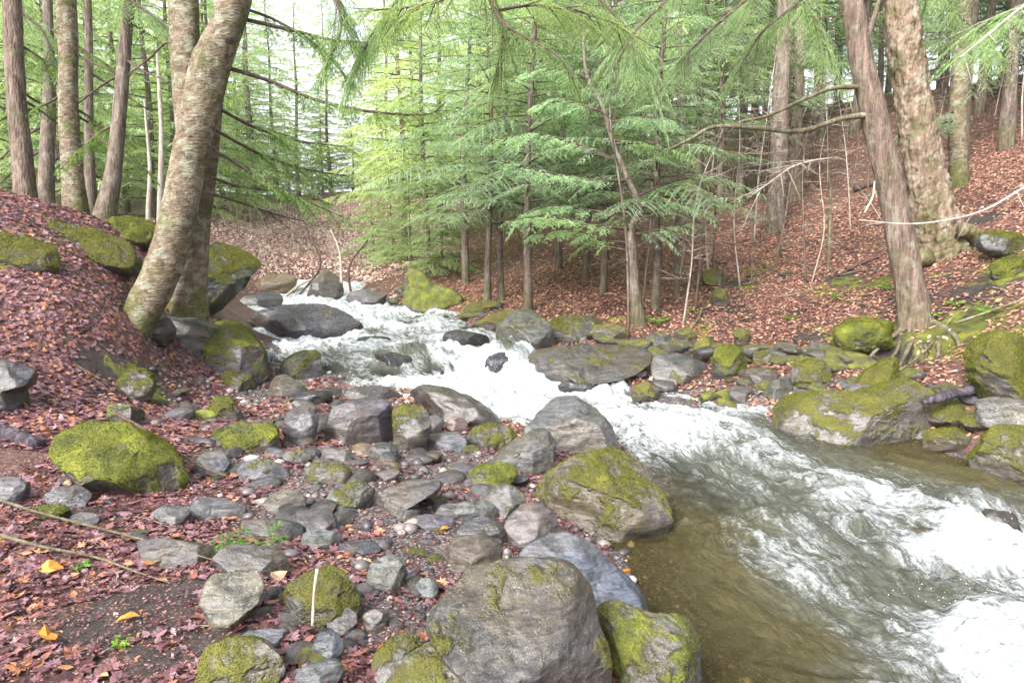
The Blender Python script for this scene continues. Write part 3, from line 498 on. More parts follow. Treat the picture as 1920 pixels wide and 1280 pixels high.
 ([(438,1202),(460,1185),(510,1176),(537,1180),(530,1205),(450,1210)], 'blue-grey slate slab behind the loaf shaped stone', BLUE, 0, .1, dict(name='stone', cat='stone', wetb=.2)),
 ([(684,1095),(692,1058),(725,1040),(758,1050),(762,1085),(735,1112),(700,1112)], 'greenish grey swirled stone behind the biggest foreground boulder', (.20,.23,.20), .3, .4, {}),
 ([(698,948),(718,915),(770,901),(830,899),(828,925),(770,938),(730,962)], 'flat tilted grey slab in the middle of the beach', (.23,.21,.21), .12, .1, dict(thick=.9)),
 ([(614,930),(625,910),(680,905),(702,920),(696,945),(650,955),(622,948)], 'rounded grey stone with moss left of the flat tilted slab', (.20,.21,.18), .5, .2, {}),
 ([(563,888),(580,870),(640,867),(662,885),(655,905),(600,906)], 'low stone with a thin moss coat above the rounded mossy grey stone', (.21,.20,.16), .5, .1, {}),
 ([(494,942),(510,922),(560,920),(577,940),(565,958),(510,960)], 'brown rounded stone among wet leaves in the middle of the beach', (.21,.17,.11), .25, .1, {}),
 ([(527,985),(555,958),(610,957),(638,975),(632,1000),(560,998)], 'wet grey-brown stone below the brown rounded stone', (.17,.15,.145), .1, .1, dict(wetb=.3)),
 (ell(600,1011,74,38,5), 'pale teal stone lying among red leaves', (.25,.31,.30), 0, .2, dict(name='stone', cat='stone')),
 (ell(510,992,130,40,6), 'flat dark stone left of the pale teal stone', (.09,.09,.095), .1, .1, dict(thick=.7)),
 (ell(676,1027,82,30,2), 'blue-black oblong stone right of the pale teal stone', (.10,.10,.14), 0, 0, dict(name='stone', cat='stone', wetb=.3)),
 (ell(405,954,118,40,6), 'layered grey slab right of the bright mossy slab', (.18,.18,.19), .1, .1, dict(thick=.8)),
 (ell(320,964,74,34), 'grey stone in front of the bright mossy slab', (.19,.18,.17), .15, .1, {}),
 ([(880,895),(895,874),(945,867),(971,878),(965,900),(925,914),(892,910)], 'oval stone with a bright moss top in front of the slanted boulder', BRN, .9, .1, {}),
 ([(893,945),(915,915),(955,906),(987,925),(985,955),(945,972),(915,965)], 'grey-olive stone with a moss streak behind the pale purple slab', (.19,.18,.13), .45, .1, {}),
 ([(798,965),(830,945),(900,938),(938,950),(936,972),(860,976)], 'long flat greenish slab left of the grey-olive stone', (.24,.25,.21), .2, .1, dict(thick=.8)),
 (ell(813,977,88,26,3), 'thin purple-blue slab in front of the long flat greenish slab', (.16,.15,.21), 0, .1, dict(name='stone', cat='stone', wetb=.2)),
 ([(842,1000),(870,975),(905,968),(970,990),(975,1010),(940,1015),(870,1014)], 'shiny blue-black slab in front of the pale purple slab', (.09,.11,.14), .1, .1, dict(wetb=.6)),
 ([(940,975),(985,945),(1020,940),(1045,965),(1056,1000),(1000,1030),(968,1030)], 'pale purple cracked slab standing behind the blue-grey wedge', (.30,.26,.32), .03, .1, {}),
 ([(820,1045),(850,1010),(900,1003),(945,1025),(940,1062),(890,1070),(840,1065)], 'tan and violet boulder behind the biggest foreground boulder', (.25,.21,.20), .05, .1, {}),
 (ell(868,1067,58,22), 'small pale flat stone in front of the tan and violet boulder', (.32,.30,.31), 0, .1, dict(name='stone', cat='stone')),
 (ell(948,1046,20,38,25), 'small white quartz stone left of the blue-grey wedge', (.72,.66,.60), 0, 0, dict(name='stone', cat='stone')),
 ([(998,935),(1015,902),(1045,893),(1063,905),(1058,935),(1030,952)], 'small pitted tan lump at the left end of the olive brown boulder', (.30,.28,.20), .3, .5, {}),
 ([(85,930),(100,912),(145,912),(170,930),(160,955),(110,955)], 'blue-grey stone with a moss tuft on its right half on the left bank', (.21,.21,.25), .4, .1, {}),
 (ell(92,960,78,30), 'small stone covered in yellow-green moss at the left below the blue-grey one', BRN, .95, 0, {}),
 (ell(155,975,62,28), 'plain grey stone right of the small yellow-green mossy stone', GREY, .1, .1, dict(name='stone', cat='stone')),
 (ell(15,918,80,50), 'purple-grey stone cut by the left edge below the fallen log', PURP, .05, .3, {}),
 ([(-30,700),(-20,672),(20,675),(60,700),(58,722),(30,735),(40,765),(-30,770)], 'black craggy rock cut by the left edge on the leafy slope', (.05,.05,.055), .25, .3, dict(thick=1.0)),
 ([(365,885),(372,852),(410,846),(432,865),(425,892),(380,895)], 'blue-grey block right of the bright mossy slab', (.24,.25,.30), .1, .1, {}),
 ([(440,885),(450,865),(500,860),(540,875),(545,893),(480,900)], 'blue-grey slab with a moss patch at its right end', (.24,.24,.28), .35, .1, {}),
 (ell(380,828,74,16,8), 'thin dark slate lying behind the blue-grey block', DK, 0, 0, dict(name='stone', cat='stone')),
 (ell(430,833,90,18,6), 'thin charcoal slate in front of the long mossy boulder', (.11,.11,.12), 0, 0, dict(name='stone', cat='stone')),
 (ell(555,858,62,28), 'small mossy stone below the upright silvery slab', BRN, .6, .1, dict(name='stone', cat='stone')),
 (ell(628,852,76,26,4), 'flat grey slate in front of the purple-grey block', (.20,.19,.20), .05, .1, dict(name='stone', cat='stone')),
 (ell(680,841,42,22), 'small golden brown stone under the purple-grey block', (.38,.25,.10), 0, .1, dict(name='stone', cat='stone')),
 (ell(717,846,56,32), 'dark greenish stone under the right end of the purple-grey block', (.12,.13,.12), .1, .1, dict(name='stone', cat='stone')),
 (ell(735,873,40,18,15), 'orange-brown pebble stone stacked near the gravel patch', (.34,.19,.09), 0, .1, dict(name='stone', cat='stone')),
 (ell(727,890,52,20,-10), 'brown cobble under the orange-brown stone near the gravel patch', (.24,.19,.15), 0, .1, dict(name='stone', cat='stone')),
 (ell(470,1052,150,60,8), 'wide flat dark slate under the sprig of hemlock needles', (.13,.14,.16), .05, .1, dict(thick=.6)),
 (ell(330,1035,190,50,6), 'wide flat slate half buried in leaves in the left foreground', (.15,.145,.165), .05, .1, dict(thick=.5)),
 (ell(615,1215,60,60,50), 'small pointed blue stone among maroon leaves in the foreground', (.20,.23,.27), 0, .1, dict(name='stone', cat='stone')),
 (ell(600,1262,100,50,-8), 'dark grey-green stone at the bottom edge right of the loaf shaped stone', (.12,.14,.13), .1, .1, {}),
 (ell(800,1105,46,40,30), 'teal stone left of the biggest foreground boulder', (.20,.27,.27), 0, .2, dict(name='stone', cat='stone')),
 (ell(765,1083,24,24), 'white lilac pebble beside the greenish swirled stone', (.55,.52,.58), 0, .1, dict(name='stone', cat='stone')),
 (ell(905,578,100,30,-8), 'long mossy slab left of the round lichen boulder', BRN, .9, .1, {}),
 (ell(930,602,90,30,-20), 'olive mossy slab touching the left side of the lichen boulder', BRN, .9, .1, {}),
 (ell(20,468,190,66,12), 'dark mossy outcrop at the left edge of the upper slope', (.05,.06,.045), .85, .1, dict(thick=.6)),
 (ell(140,452,260,62,15), 'long dark mossy outcrop breaking through leaves on the upper slope', (.05,.06,.045), .85, .1, dict(thick=.6)),
 (ell(245,432,110,56,8), 'bright green mossy rock shelf behind the twin trunk tree on the left', (.05,.06,.04), .95, .1, dict(thick=.8)),
 (ell(250,500,80,36,25), 'small mossy ledge just left of the twin trunk tree', (.10,.09,.08), .7, .1, dict(thick=.6)),
 (ell(262,722,80,60,30), 'moss covered soil hummock in the bare patch of the left slope', (.10,.08,.06), .75, .2, dict(thick=1.0, cuts=1)),
 (ell(232,775,64,44,10), 'smaller yellow-green moss hummock below the other on the left slope', (.10,.08,.06), .75, .2, dict(thick=1.0, cuts=1)),
 (ell(1620,625,150,60,-8), 'thick yellow-green moss mound left of the leaning reddish trunk', (.07,.055,.04), 1.5, 0, dict(cuts=1, thick=.8)),
 (ell(1890,690,130,150,-30), 'big moss covered bank mound at the right edge above the log', (.09,.075,.04), 1.25, .1, dict(cuts=1, thick=.7)),
 (ell(1895,500,80,40,-10), 'green moss patch on a rock at the right edge above the leaves', (.10,.09,.06), .95, 0, dict(thick=.6)),
 (ell(1880,455,100,50,10), 'dark rock with green moss behind the fallen root on the right', (.05,.05,.045), .7, .2, dict(thick=.7)),
 (ell(1150,628,60,40), 'dark mossy stone at the left foot of the crooked hemlock sapling', BRN, .6, .1, dict(name='stone', cat='stone')),
 (ell(1235,640,56,34), 'grey stone tucked among roots right of the crooked hemlock sapling', GREY, .3, .1, dict(name='stone', cat='stone')),
 (ell(1285,628,44,30), 'green topped stone at the leaf edge right of the crooked sapling', BRN, .8, .1, dict(name='stone', cat='stone')),
 (ell(1300,655,66,30,-10), 'dark slab between the crooked sapling and the square mossy boulder', DK, .4, .1, dict(name='stone', cat='stone')),
 (ell(1322,652,50,44,-35), 'upright wedge of mossy rock touching the square mossy boulder on its left', BRN, .8, .1, {}),
 (ell(1392,632,34,36), 'small mossy knob on the leaf edge behind the square mossy boulder', BRN, .95, .0, dict(name='stone', cat='stone')),
 (ell(1440,668,60,34), 'dark mossy stone up the bank behind the rounded brown stone', BRN, .7, .1, {}),
 (ell(1475,655,46,30), 'small brown stone at the leaf edge left of the moss mound', BRN, .4, .1, dict(name='stone', cat='stone')),
 (ell(1540,655,50,30), 'grey-green stone just left of the thick moss mound', GREY, .5, .1, dict(name='stone', cat='stone')),
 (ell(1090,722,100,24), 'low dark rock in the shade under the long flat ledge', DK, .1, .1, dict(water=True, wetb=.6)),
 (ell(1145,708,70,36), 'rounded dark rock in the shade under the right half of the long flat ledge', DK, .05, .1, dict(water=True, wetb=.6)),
 (ell(350,618,150,70,25), 'brown mossy bank rock right under the twin trunk tree roots', (.10,.08,.06), .45, .1, dict(thick=.8)),
 (ell(285,612,90,60,10), 'dark soil clod with moss at the foot of the twin trunk tree', (.06,.045,.035), .35, .1, dict(cuts=1)),
 (ell(700,640,80,22), 'wet dark rock awash in the rapids below the broad wet boulder', DK, 0, 0, dict(water=True, wetb=.8)),
 (ell(742,673,96,26,12), 'dark rock breaking the surface in mid stream, nearest of those awash', DK, 0, 0, dict(water=True, wetb=.8)),
 (ell(872,636,100,34,4), 'dark rock awash left of the round lichen boulder', DK, 0, 0, dict(water=True, wetb=.8)),
 (ell(820,697,34,16,20), 'tiny black rock poking out of the white water in mid rapids', DK, 0, 0, dict(water=True, wetb=.8, name='stone', cat='stone')),
 (ell(938,686,60,56), 'dark wet rock under the small waterfall left of the long flat ledge', (.10,.11,.14), 0, 0, dict(water=True, wetb=.8)),
 (ell(1885,985,90,56,10), 'dark wet rock breaking the foam at the right edge', DK, 0, 0, dict(water=True, wetb=.8)),
 (ell(1740,1000,60,24), 'submerged orange-brown stone just breaking the surface of the rapids', (.40,.28,.10), 0, 0, dict(water=True, wetb=.4, name='stone', cat='stone')),
 (ell(1340,520,50,36), 'small dark mossy stone lying on the leafy slope right of the thin sapling', DK, .8, .1, dict(name='stone', cat='stone')),
 (ell(1352,560,36,40), 'upright green flecked stone on the lower leafy slope', (.08,.08,.06), .8, .3, dict(name='stone', cat='stone')),
]
for P_, lab, tint, ms, lc, kw in exec_rocks: rock(P_, lab, tint, ms, lc, **kw)
# random cobbles: each its own object, sharing a few shapes
protos = []
for k in range(7):
    r = np.random.default_rng(900 + k); d, f = ico(4); s = np.array([1, r.uniform(.6, .95), r.uniform(.22, .45)]); X = d * s
    for c in range(4):
        n_ = r.normal(size=3); n_ /= np.linalg.norm(n_); t = X @ n_; X = X - n_ * (np.maximum(t - t.max() * r.uniform(.7, .9), 0) * .9)[:, None]
    X = X * (1 + .07 * fbm(X * 1.7 + k * 9, 4))[:, None]; me = np_mesh('cobble', X * .5, [f], M['rock']); n = vnormals(me)
    set_mask(me, np.stack([np.clip((.0 if k < 4 else .75) * smooth(-.1, .8, n[:, 2]) + .22 * fbm(X * 2.5, 3) * (k >= 4), 0, 1), np.full(len(X), .12), np.full(len(X), .15), np.full(len(X), .5)], -1)); protos.append(me)
tints = [GREY, (.22, .19, .20), (.14, .14, .16), (.26, .23, .21), (.19, .21, .23), (.24, .19, .15), (.30, .29, .30), (.11, .10, .105), (.21, .18, .23), (.16, .13, .10)]
def cobble(px, py, size, mossy, label, group, sink=.1):
    p = hit(px, py)[1]
    if zw(p[1]) > p[2] + .05: return
    k = random.choice([4, 5, 6]) if mossy else random.choice([0, 1, 2, 3])
    o = link('cobble', protos[k], None, (p[0], p[1], p[2] + size * .03), label, 'stone', group, None, (lambda f_, t_: [c * f_ for c in t_])(random.uniform(.13, .42), random.choice(tints)))
    s = size; o.scale = (s, s * random.uniform(.75, 1.1), s * random.uniform(.8, 1.25)); o.rotation_euler = (random.uniform(-.3, .3), random.uniform(-.3, .3), random.uniform(0, 6.28))
random.seed(5)
n = 0
while n < 205:
    px = random.uniform(330, 1040); py = random.uniform(705, 1240)
    if py > 900 and px < 480: continue
    if px > 760 and py < 800: continue
    sc = random.uniform(.08, .2) if random.random() < .6 else random.uniform(.2, .34)
    if py > 1000: sc *= .6
    cobble(px, py, sc, random.random() < .15, 'small rounded cobble, one of the many loose ones strewn over the near beach', 'loose cobbles on the near beach'); n += 1
for i in range(72):
    t = random.random(); px = 1150 + t * 740; py = np.interp(px, [1150, 1250, 1400, 1500, 1700, 1900], [668, 690, 715, 728, 735, 800]) + random.uniform(-48, 24)
    if 1440 < px < 1720 and py > 735: continue
    cobble(px, py, random.uniform(.14, .42), random.random() < .6, 'small cobble, one of the many mossy or bare ones piled along the right bank', 'cobbles along the right bank')
for i in range(30):
    px = 1120 + i * 17 + random.uniform(-12, 12); py = np.interp(px, [1120, 1300, 1640], [636, 664, 688]) + random.uniform(-14, 10); n0 = len(bpy.data.objects)
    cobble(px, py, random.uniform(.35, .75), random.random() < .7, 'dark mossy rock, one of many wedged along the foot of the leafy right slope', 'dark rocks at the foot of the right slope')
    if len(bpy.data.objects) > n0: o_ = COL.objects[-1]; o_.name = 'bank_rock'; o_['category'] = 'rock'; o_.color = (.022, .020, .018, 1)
for i in range(14):
    px = random.uniform(740, 930); py = np.interp(px, [740, 930], [578, 640]) - random.uniform(4, 40)
    cobble(px, py, random.uniform(.2, .5), random.random() < .5, 'small rock on the far bank between the yellow-green rock and the lichen boulder', 'rocks on the far bank upstream')
for i in range(7):
    px = random.uniform(30, 330); py = random.uniform(900, 1010); cobble(px, py, random.uniform(.06, .16), random.random() < .3, 'small stone half hidden by leaves on the left bank', 'stones among the leaves on the left bank')
# gravel
gi, gf = ico(1)
N = 15000; gx = rng.uniform(-4.5, 1.2, N); gy = rng.uniform(2, 11, N); ok = (gmask(GV, gx, gy) + rng.uniform(-.35, .3, N) > .42) & (H(gx, gy) > zw(gy) - .12); gx, gy = gx[ok], gy[ok]; N = len(gx)
sz = rng.uniform(.006, .022, N) * (1 + (rng.random(N) < .18) * rng.uniform(.5, 2.2, N)); sc = np.stack([sz, sz * rng.uniform(.6, 1, N), sz * rng.uniform(.35, .7, N)], 1)
an = rng.uniform(0, 6.28, N); V = gi[None] * sc[:, None]; cs, sn = np.cos(an)[:, None], np.sin(an)[:, None]
V = np.stack([V[..., 0] * cs - V[..., 1] * sn, V[..., 0] * sn + V[..., 1] * cs, V[..., 2]], -1) * (1 + .15 * rng.normal(size=(N, len(gi), 1))) + np.stack([gx, gy, H(gx, gy) + sz * .2], 1)[:, None]
def mk_gravel():
    m, n = mat('gravel'); g = G(n); ri = g.add('ShaderNodeNewGeometry').outputs['Random Per Island']
    c = g.ramp(ri, [(0, (.03, .028, .03)), (.4, (.085, .075, .08)), (.7, (.15, .13, .13)), (.92, (.24, .19, .16)), (1, (.5, .46, .46))]); g.out(g.bsdf(c, .45, None, .5)); return m
link('gravel', np_mesh('gravel', V.reshape(-1, 3), [(gf[None] + (np.arange(N) * len(gi))[:, None, None]).reshape(-1, 3)], mk_gravel()), kind='stuff', label='fine grey and pink gravel between the stones of the near beach')
# ---------------------------------------------------------------- fallen leaves
ml = [(0, -1), (.12, -.55), (.55, -.75), (.48, -.35), (.95, -.1), (.55, .12), (.5, .45), (.22, .38), (0, 1), (-.22, .38), (-.5, .45), (-.55, .12), (-.95, -.1), (-.48, -.35), (-.55, -.75), (-.12, -.55)]
bl = [(0, -1), (.38, -.5), (.5, 0), (.36, .5), (0, 1), (-.36, .5), (-.5, 0), (-.38, -.5)]
def leaves(shape, x, y, size, lift, tilt, curl):
    N = len(x); S = np.array(shape, float); k = len(S); e = .08
    nrm = np.stack([-(H(x + e, y) - H(x - e, y)) / (2 * e), -(H(x, y + e) - H(x, y - e)) / (2 * e), np.ones(N)], 1) + rng.normal(size=(N, 3)) * tilt[:, None]; nrm /= np.linalg.norm(nrm, axis=1)[:, None]
    a = np.cross(nrm, rng.normal(size=(N, 3))); a /= np.linalg.norm(a, axis=1)[:, None]; b = np.cross(nrm, a)
    u, v = S[:, 0], S[:, 1]; cz = curl[:, None] * (u * u)[None] * rng.choice([1, 1, -1], N)[:, None] + curl[:, None] * .6 * (v * v)[None] * rng.choice([1, -1], N)[:, None] + .10 * rng.normal(size=(N, k)) * (curl[:, None] + .2)
    s = (size * .5)[:, None, None]; c = np.stack([x, y, H(x, y) + lift], 1)
    P = c[:, None] + s * (u[None, :, None] * a[:, None] + v[None, :, None] * b[:, None] + cz[..., None] * nrm[:, None])
    P = np.concatenate([P, c[:, None] + 0 * P[:, :1]], 1)
    i = np.arange(k); T = np.stack([np.full(k, k), i, (i + 1) % k], 1); return P.reshape(-1, 3), (T[None] + (np.arange(N) * (k + 1))[:, None, None]).reshape(-1, 3)
def litter(name, m, N, xr, yr, smin, smax, label, shapes=(ml, bl), dens=None, lift=.012, thr=.35):
    x = rng.uniform(*xr, N); y = rng.uniform(*yr, N); Z = H(x, y); q = np.stack([x, y, Z], 1); px, py, dz = proj(q)
    ok = (px > -250) & (px < 2170) & (py > -60) & (py < 1420) & (dz > 1) & (Z > zw(y) + .02) & (gmask(LF, x, y) * (1 - gmask(GV, x, y) * .75) * (1 - .8 * gmask(MS, x, y)) + .5 * fbm(np.stack([x, y, x * 0], 1) * 1.3, 4) + rng.uniform(-.15, .15, N) > thr)
    x, y = x[ok], y[ok]; Vs, Fs, off = [], [], 0
    for j, sh_ in enumerate(shapes):
        s = slice(j, None, len(shapes)); n_ = len(x[s]); V, T = leaves(sh_, x[s], y[s], rng.uniform(smin, smax, n_) * (1.1 if sh_ is ml else .85), rng.uniform(.002, lift * 2, n_), rng.uniform(.04, .38, n_), rng.uniform(.05, .4, n_))
        Vs.append(V); Fs.append(T + off); off += len(V)
    link(name, np_mesh(name, np.vstack(Vs), [np.vstack(Fs)], m, False), kind='stuff', label=label)
litter('leaf_litter', M['litter'], 19000, (-3.3, 1.2), (1.9, 6.2), .035, .085, 'wet red, purple and brown fallen leaves on the near bank')
litter('leaf_litter', M['litter'], 42000, (-7.5, -1.5), (4.8, 11), .045, .085, 'brown and purple fallen leaves carpeting the left slope', shapes=(bl, ml), thr=.25)
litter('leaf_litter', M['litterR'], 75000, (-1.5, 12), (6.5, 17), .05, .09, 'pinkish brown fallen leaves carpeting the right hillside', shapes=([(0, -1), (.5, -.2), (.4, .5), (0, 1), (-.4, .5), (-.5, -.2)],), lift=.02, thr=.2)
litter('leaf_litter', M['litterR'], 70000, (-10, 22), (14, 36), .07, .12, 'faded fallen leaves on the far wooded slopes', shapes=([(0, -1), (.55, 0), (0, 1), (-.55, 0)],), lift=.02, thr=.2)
litter('leaf_litter', M['litter'], 60000, (-3.4, 1.3), (1.9, 7.0), .01, .03, 'crumbled bits of dead leaf and bark on the near bank soil', shapes=([(0, -1), (.5, 0), (0, 1), (-.5, 0)],), thr=-.5)
M['litterSunPaint'] = mk_leaf('leaf_litter_painted_sun', [(0, (.30, .18, .15)), (.5, (.55, .38, .33)), (1, (.78, .60, .52))], .2, .8)  # paler litter copy, sunlight on the far bank painted into the leaf colour
litter('leaf_litter', M['litterSunPaint'], 45000, (-17, -2.2), (19, 40), .09, .16, 'fallen leaves covering the bank at the far bend, sunlight painted in as pale pink', shapes=([(0, -1), (.55, 0), (0, 1), (-.55, 0)],), lift=.03, thr=.0)
def one_leaf(px, py, size, m, label, shape=ml, rot=0):
    global rng
    p = hit(px, py)[1]; V, T = leaves(shape, np.array([p[0]]), np.array([p[1]]), np.array([size]), np.array([.03]), np.array([.2]), np.array([.5])); c = V[-1].copy()
    link('fallen_leaf', np_mesh('fallen_leaf', V - c, [T], m, False), None, c, label, 'leaf')
for a in [(240, 1168, .099, 'orange', 'large orange leaf lying alone on dark soil in the left foreground'), (90, 1207, .12, 'orange', 'curled orange leaf near the left edge below the large orange one'), (92, 1075, .13, 'orange', 'folded orange-brown leaf among purple leaves at the left'),
          (520, 1090, .12, 'pale', 'pale peach maple leaf left of the brown mossy mound stone'), (501, 1015, .09, 'orange', 'golden leaf behind the sprig of hemlock needles'), (835, 997, .07, 'orange', 'bright orange leaf stuck under the shiny blue-black slab'),
          (488, 893, .10, 'orange', 'orange leaf below the blue-grey slab with the moss patch'), (398, 967, .08, 'orange', 'small orange leaf on the layered grey slab'), (290, 1065, .15, 'orange', 'orange-brown leaf right of the long fallen twig'), (860, 905, .06, 'orange', 'tiny glowing orange leaf beside the gravel patch')]:
    one_leaf(a[0], a[1], a[2], M[a[3]], a[4], bl)
# ---------------------------------------------------------------- trunks, limbs, twigs
def tube(P, rad, seg=10, rough_=.0, lobes=0, seed=0, cap=True, n=8, shag=0):
    """tube through P with radii; returns V, quads"""
    P = np.asarray(P, float); rad = np.asarray(rad, float)
    C_ = catmull(np.c_[P, rad], n); P, rad = C_[:, :3], np.maximum(C_[:, 3], .0008)
    T = np.gradient(P, axis=0); T /= np.linalg.norm(T, axis=1)[:, None] + 1e-9; ref = np.array([0, 1.0, .05]) if abs(T[:, 1]).mean() < .8 else np.array([1.0, 0, 0])
    A_ = np.cross(T, ref); A_ /= np.linalg.norm(A_, axis=1)[:, None]; B_ = np.cross(T, A_); th = np.linspace(0, math.tau, seg, endpoint=False)
    ring = np.cos(th)[None, :, None] * A_[:, None] + np.sin(th)[None, :, None] * B_[:, None]
    rr = np.repeat(rad[:, None], seg, 1); V = P[:, None] + ring * rr[..., None]
    if rough_:
        rr = rr * (1 + rough_ * fbm(V * [4, 4, 1.3] + seed, 3) + rough_ * .5 * perlin(V * [16, 16, 5] + seed))
    if shag:
        cellu = V * [13, 13, 5] + seed; c_ = perlin(cellu); rr = rr * (1 + shag * (np.floor(c_ * 5) / 5) + shag * .6 * perlin(V * [35, 35, 20]))
    if lobes:
        t = np.linspace(0, 1, len(P))[:, None]; rr = rr * (1 + np.exp(-t * 11) * (.06 + .22 * np.sin(th * lobes + seed)[None]))
    V = P[:, None] + ring * rr[..., None]; k = len(P); i = np.arange(k * seg).reshape(k, seg); j = np.roll(i, -1, 1)
    V = np.concatenate([np.repeat(P[:1, None], seg, 1), V, np.repeat(P[-1:, None], seg, 1)]); i = np.arange((k + 2) * seg).reshape(k + 2, seg); j = np.roll(i, -1, 1)
    return V.reshape(-1, 3), np.stack([i[:-1], j[:-1], j[1:], i[1:]], -1).reshape(-1, 4)
def merge(L):
    Vs, Fs, o = [], [], 0
    for V, F_ in L: Vs.append(V); Fs.append(F_ + o); o += len(V)
    return np.vstack(Vs), np.vstack(Fs)
def tubes_obj(name, L, m, parent=None, org=None, **k):
    V, F_ = merge(L); org = np.array(org if org is not None else (0, 0, 0), float)
    return link(name, np_mesh(name, V - org, [F_], m), parent, (0, 0, 0) if parent else org, **k)
def path(pts, d0, d1=None):
    d1 = d0 if d1 is None else d1; k = len(pts)
    return np.array([pt(p[0], p[1], d0 + (d1 - d0) * i / max(k - 1, 1)) for i, p in enumerate(pts)])
def px_rad(pts, d0, d1=None):
    d1 = d0 if d1 is None else d1; k = len(pts); return [p[2] / 2 * (d0 + (d1 - d0) * i / max(k - 1, 1)) / F for i, p in enumerate(pts)]
# foliage sprays ---------------------------------------------------------------
def spray(C0, D0, L, droop, W, r, tw=.07, K=9, sl=.05, sw=.008, rise=.1):
    """flat feathery hemlock bough: returns quads array (n,4,3) and the axis points"""
    D0 = D0 / np.linalg.norm(D0); S = np.cross(D0, [0, 0, 1.0]); S /= np.linalg.norm(S) + 1e-9
    def at(t): return C0 + D0 * (L * t)[..., None] + np.array([0, 0, 1.0]) * ((rise * t - droop * t * t) * L)[..., None]
    nt_ = max(4, int(L / tw)); t = (np.arange(nt_) + r.uniform(0, 1, nt_)) / nt_; t = t[(t > .12)]
    t = np.repeat(t, 2); side = np.tile([1, -1], len(t) // 2); m_ = r.random(len(t)) < .9; t, side = t[m_], side[m_]
    base = at(t); tan = D0 + np.array([0, 0, 1.0]) * (rise - 2 * droop * t)[:, None]; tan /= np.linalg.norm(tan, axis=1)[:, None]
    ln = W * (np.sin(np.clip((1 - t) * 1.5 + .25, 0, 1.6)) ** .8) * np.clip(t * 3.2, .25, 1) * r.uniform(.55, 1.15, len(t))
    a = R(52) + r.normal(size=len(t)) * .15; dr = tan * np.cos(a)[:, None] + S[None] * (side * np.sin(a))[:, None]
    s = (np.arange(K) + .5)[None] / K + r.uniform(-.3, .3, (len(t), K)) / K
    pos = base[:, None] + dr[:, None] * (ln[:, None] * s)[..., None] + np.array([0, 0, -1.0]) * (.32 * ln[:, None] * s * s)[..., None]
    pr = np.cross(dr, [0, 0, 1.0]); pr /= np.linalg.norm(pr, axis=1)[:, None] + 1e-9
    sgn = np.where((np.arange(K) % 2)[None] == 0, 1, -1) * np.ones((len(t), 1))
    sd_ = dr[:, None] * .72 + pr[:, None] * (sgn * .7)[..., None] + r.normal(size=(len(t), K, 3)) * .17 + [0, 0, -.12]
    sd_ /= np.linalg.norm(sd_, axis=-1)[..., None]; l = sl * (1.15 - .6 * s) * r.uniform(.6, 1.25, s.shape) * np.clip(ln[:, None] / W + .35, .5, 1.1)
    pp = np.cross(sd_, np.array([0, 0, 1.0]) + r.normal(size=sd_.shape) * .5); pp /= np.linalg.norm(pp, axis=-1)[..., None] + 1e-9
    wv = (sw * (.7 + .6 * r.random(s.shape)))[..., None]
    q = np.stack([pos, pos + sd_ * (l * .5)[..., None] + pp * wv, pos + sd_ * l[..., None], pos + sd_ * (l * .5)[..., None] - pp * wv], 2).reshape(-1, 4, 3)
    # needles along the twig itself
    q2s = base[:, None] + dr[:, None] * (ln[:, None] * np.linspace(.0, 1, 5)[None])[..., None] + np.array([0, 0, -1.0]) * (.32 * ln[:, None] * np.linspace(0, 1, 5)[None] ** 2)[..., None]
    ww = pr[:, None] * sw * .8; q2 = np.stack([q2s[:, :-1] - ww, q2s[:, :-1] + ww, q2s[:, 1:] + ww, q2s[:, 1:] - ww], 2).reshape(-1, 4, 3)
    return np.concatenate([q, q2]), at(np.linspace(0, 1, 5))
def quads_mesh(name, qs, m):
    q = np.concatenate(qs); return np_mesh(name, q.reshape(-1, 3), [np.arange(len(q) * 4).reshape(-1, 4)], m, False)
def hemlock_mesh(Ht, z0, Lmax, nb, seed, tw=.08, K=8, sl=.07, sw=.012, rad=.09, bare=6, pw=.75):
    r = np.random.default_rng(seed); qs, tb = [], []
    lean = r.uniform(-.03, .03, 2); xs = lambda z: np.array([lean[0] * z + .05 * math.sin(z * .9 + seed), lean[1] * z + .05 * math.cos(z * .8), z])
    zz = np.linspace(-.3, Ht, 9); tb.append(tube([xs(z) for z in zz], [rad * (1.25 if i == 0 else 1) * (1 - .93 * max(z, 0) / Ht) for i, z in enumerate(zz)], 9, .08, 0, seed, n=4))
    for i in range(nb):
        f = (i + r.uniform(0, 1)) / nb; z = z0 + (Ht - z0) * f ** 1.1; az = i * 2.4 + r.uniform(-.4, .4); L = (Lmax * (1 - f) ** pw + .25) * r.uniform(.6, 1.12)
        D = np.array([math.cos(az), math.sin(az), 0]); q, axp = spray(xs(z), D, L, r.uniform(.12, .38), .34 * L + .12, r, tw, K, sl, sw, r.uniform(0, .28)); qs.append(q)
        tb.append(tube(axp, np.linspace(rad * .22 * (1 - f) + .006, .002, 5), 4, n=1))
    for i in range(bare):
        z = r.uniform(.6, z0 + .4); az = r.uniform(0, 6.28); L = r.uniform(.4, 1.3); D = np.array([math.cos(az), math.sin(az), r.uniform(-.2, .2)]); a = xs(z)
        tb.append(tube([a, a + D * L * .5 + [0, 0, -.03], a + D * L + [0, 0, -.15 * L]], [.009, .006, .002], 4, n=2))
    V, F_ = merge(tb); return np_mesh('trunk', V, [F_], M['dim']), quads_mesh('crown', qs, M['needle'])
MID = [hemlock_mesh(8, 1.7, 1.9, 80, 11, .07, 12, .06, .0075, .08), hemlock_mesh(9, 2.1, 2.2, 84, 12, .07, 12, .065, .008, .09), hemlock_mesh(7, 1.5, 1.7, 74, 13, .065, 12, .06, .0075, .07)]
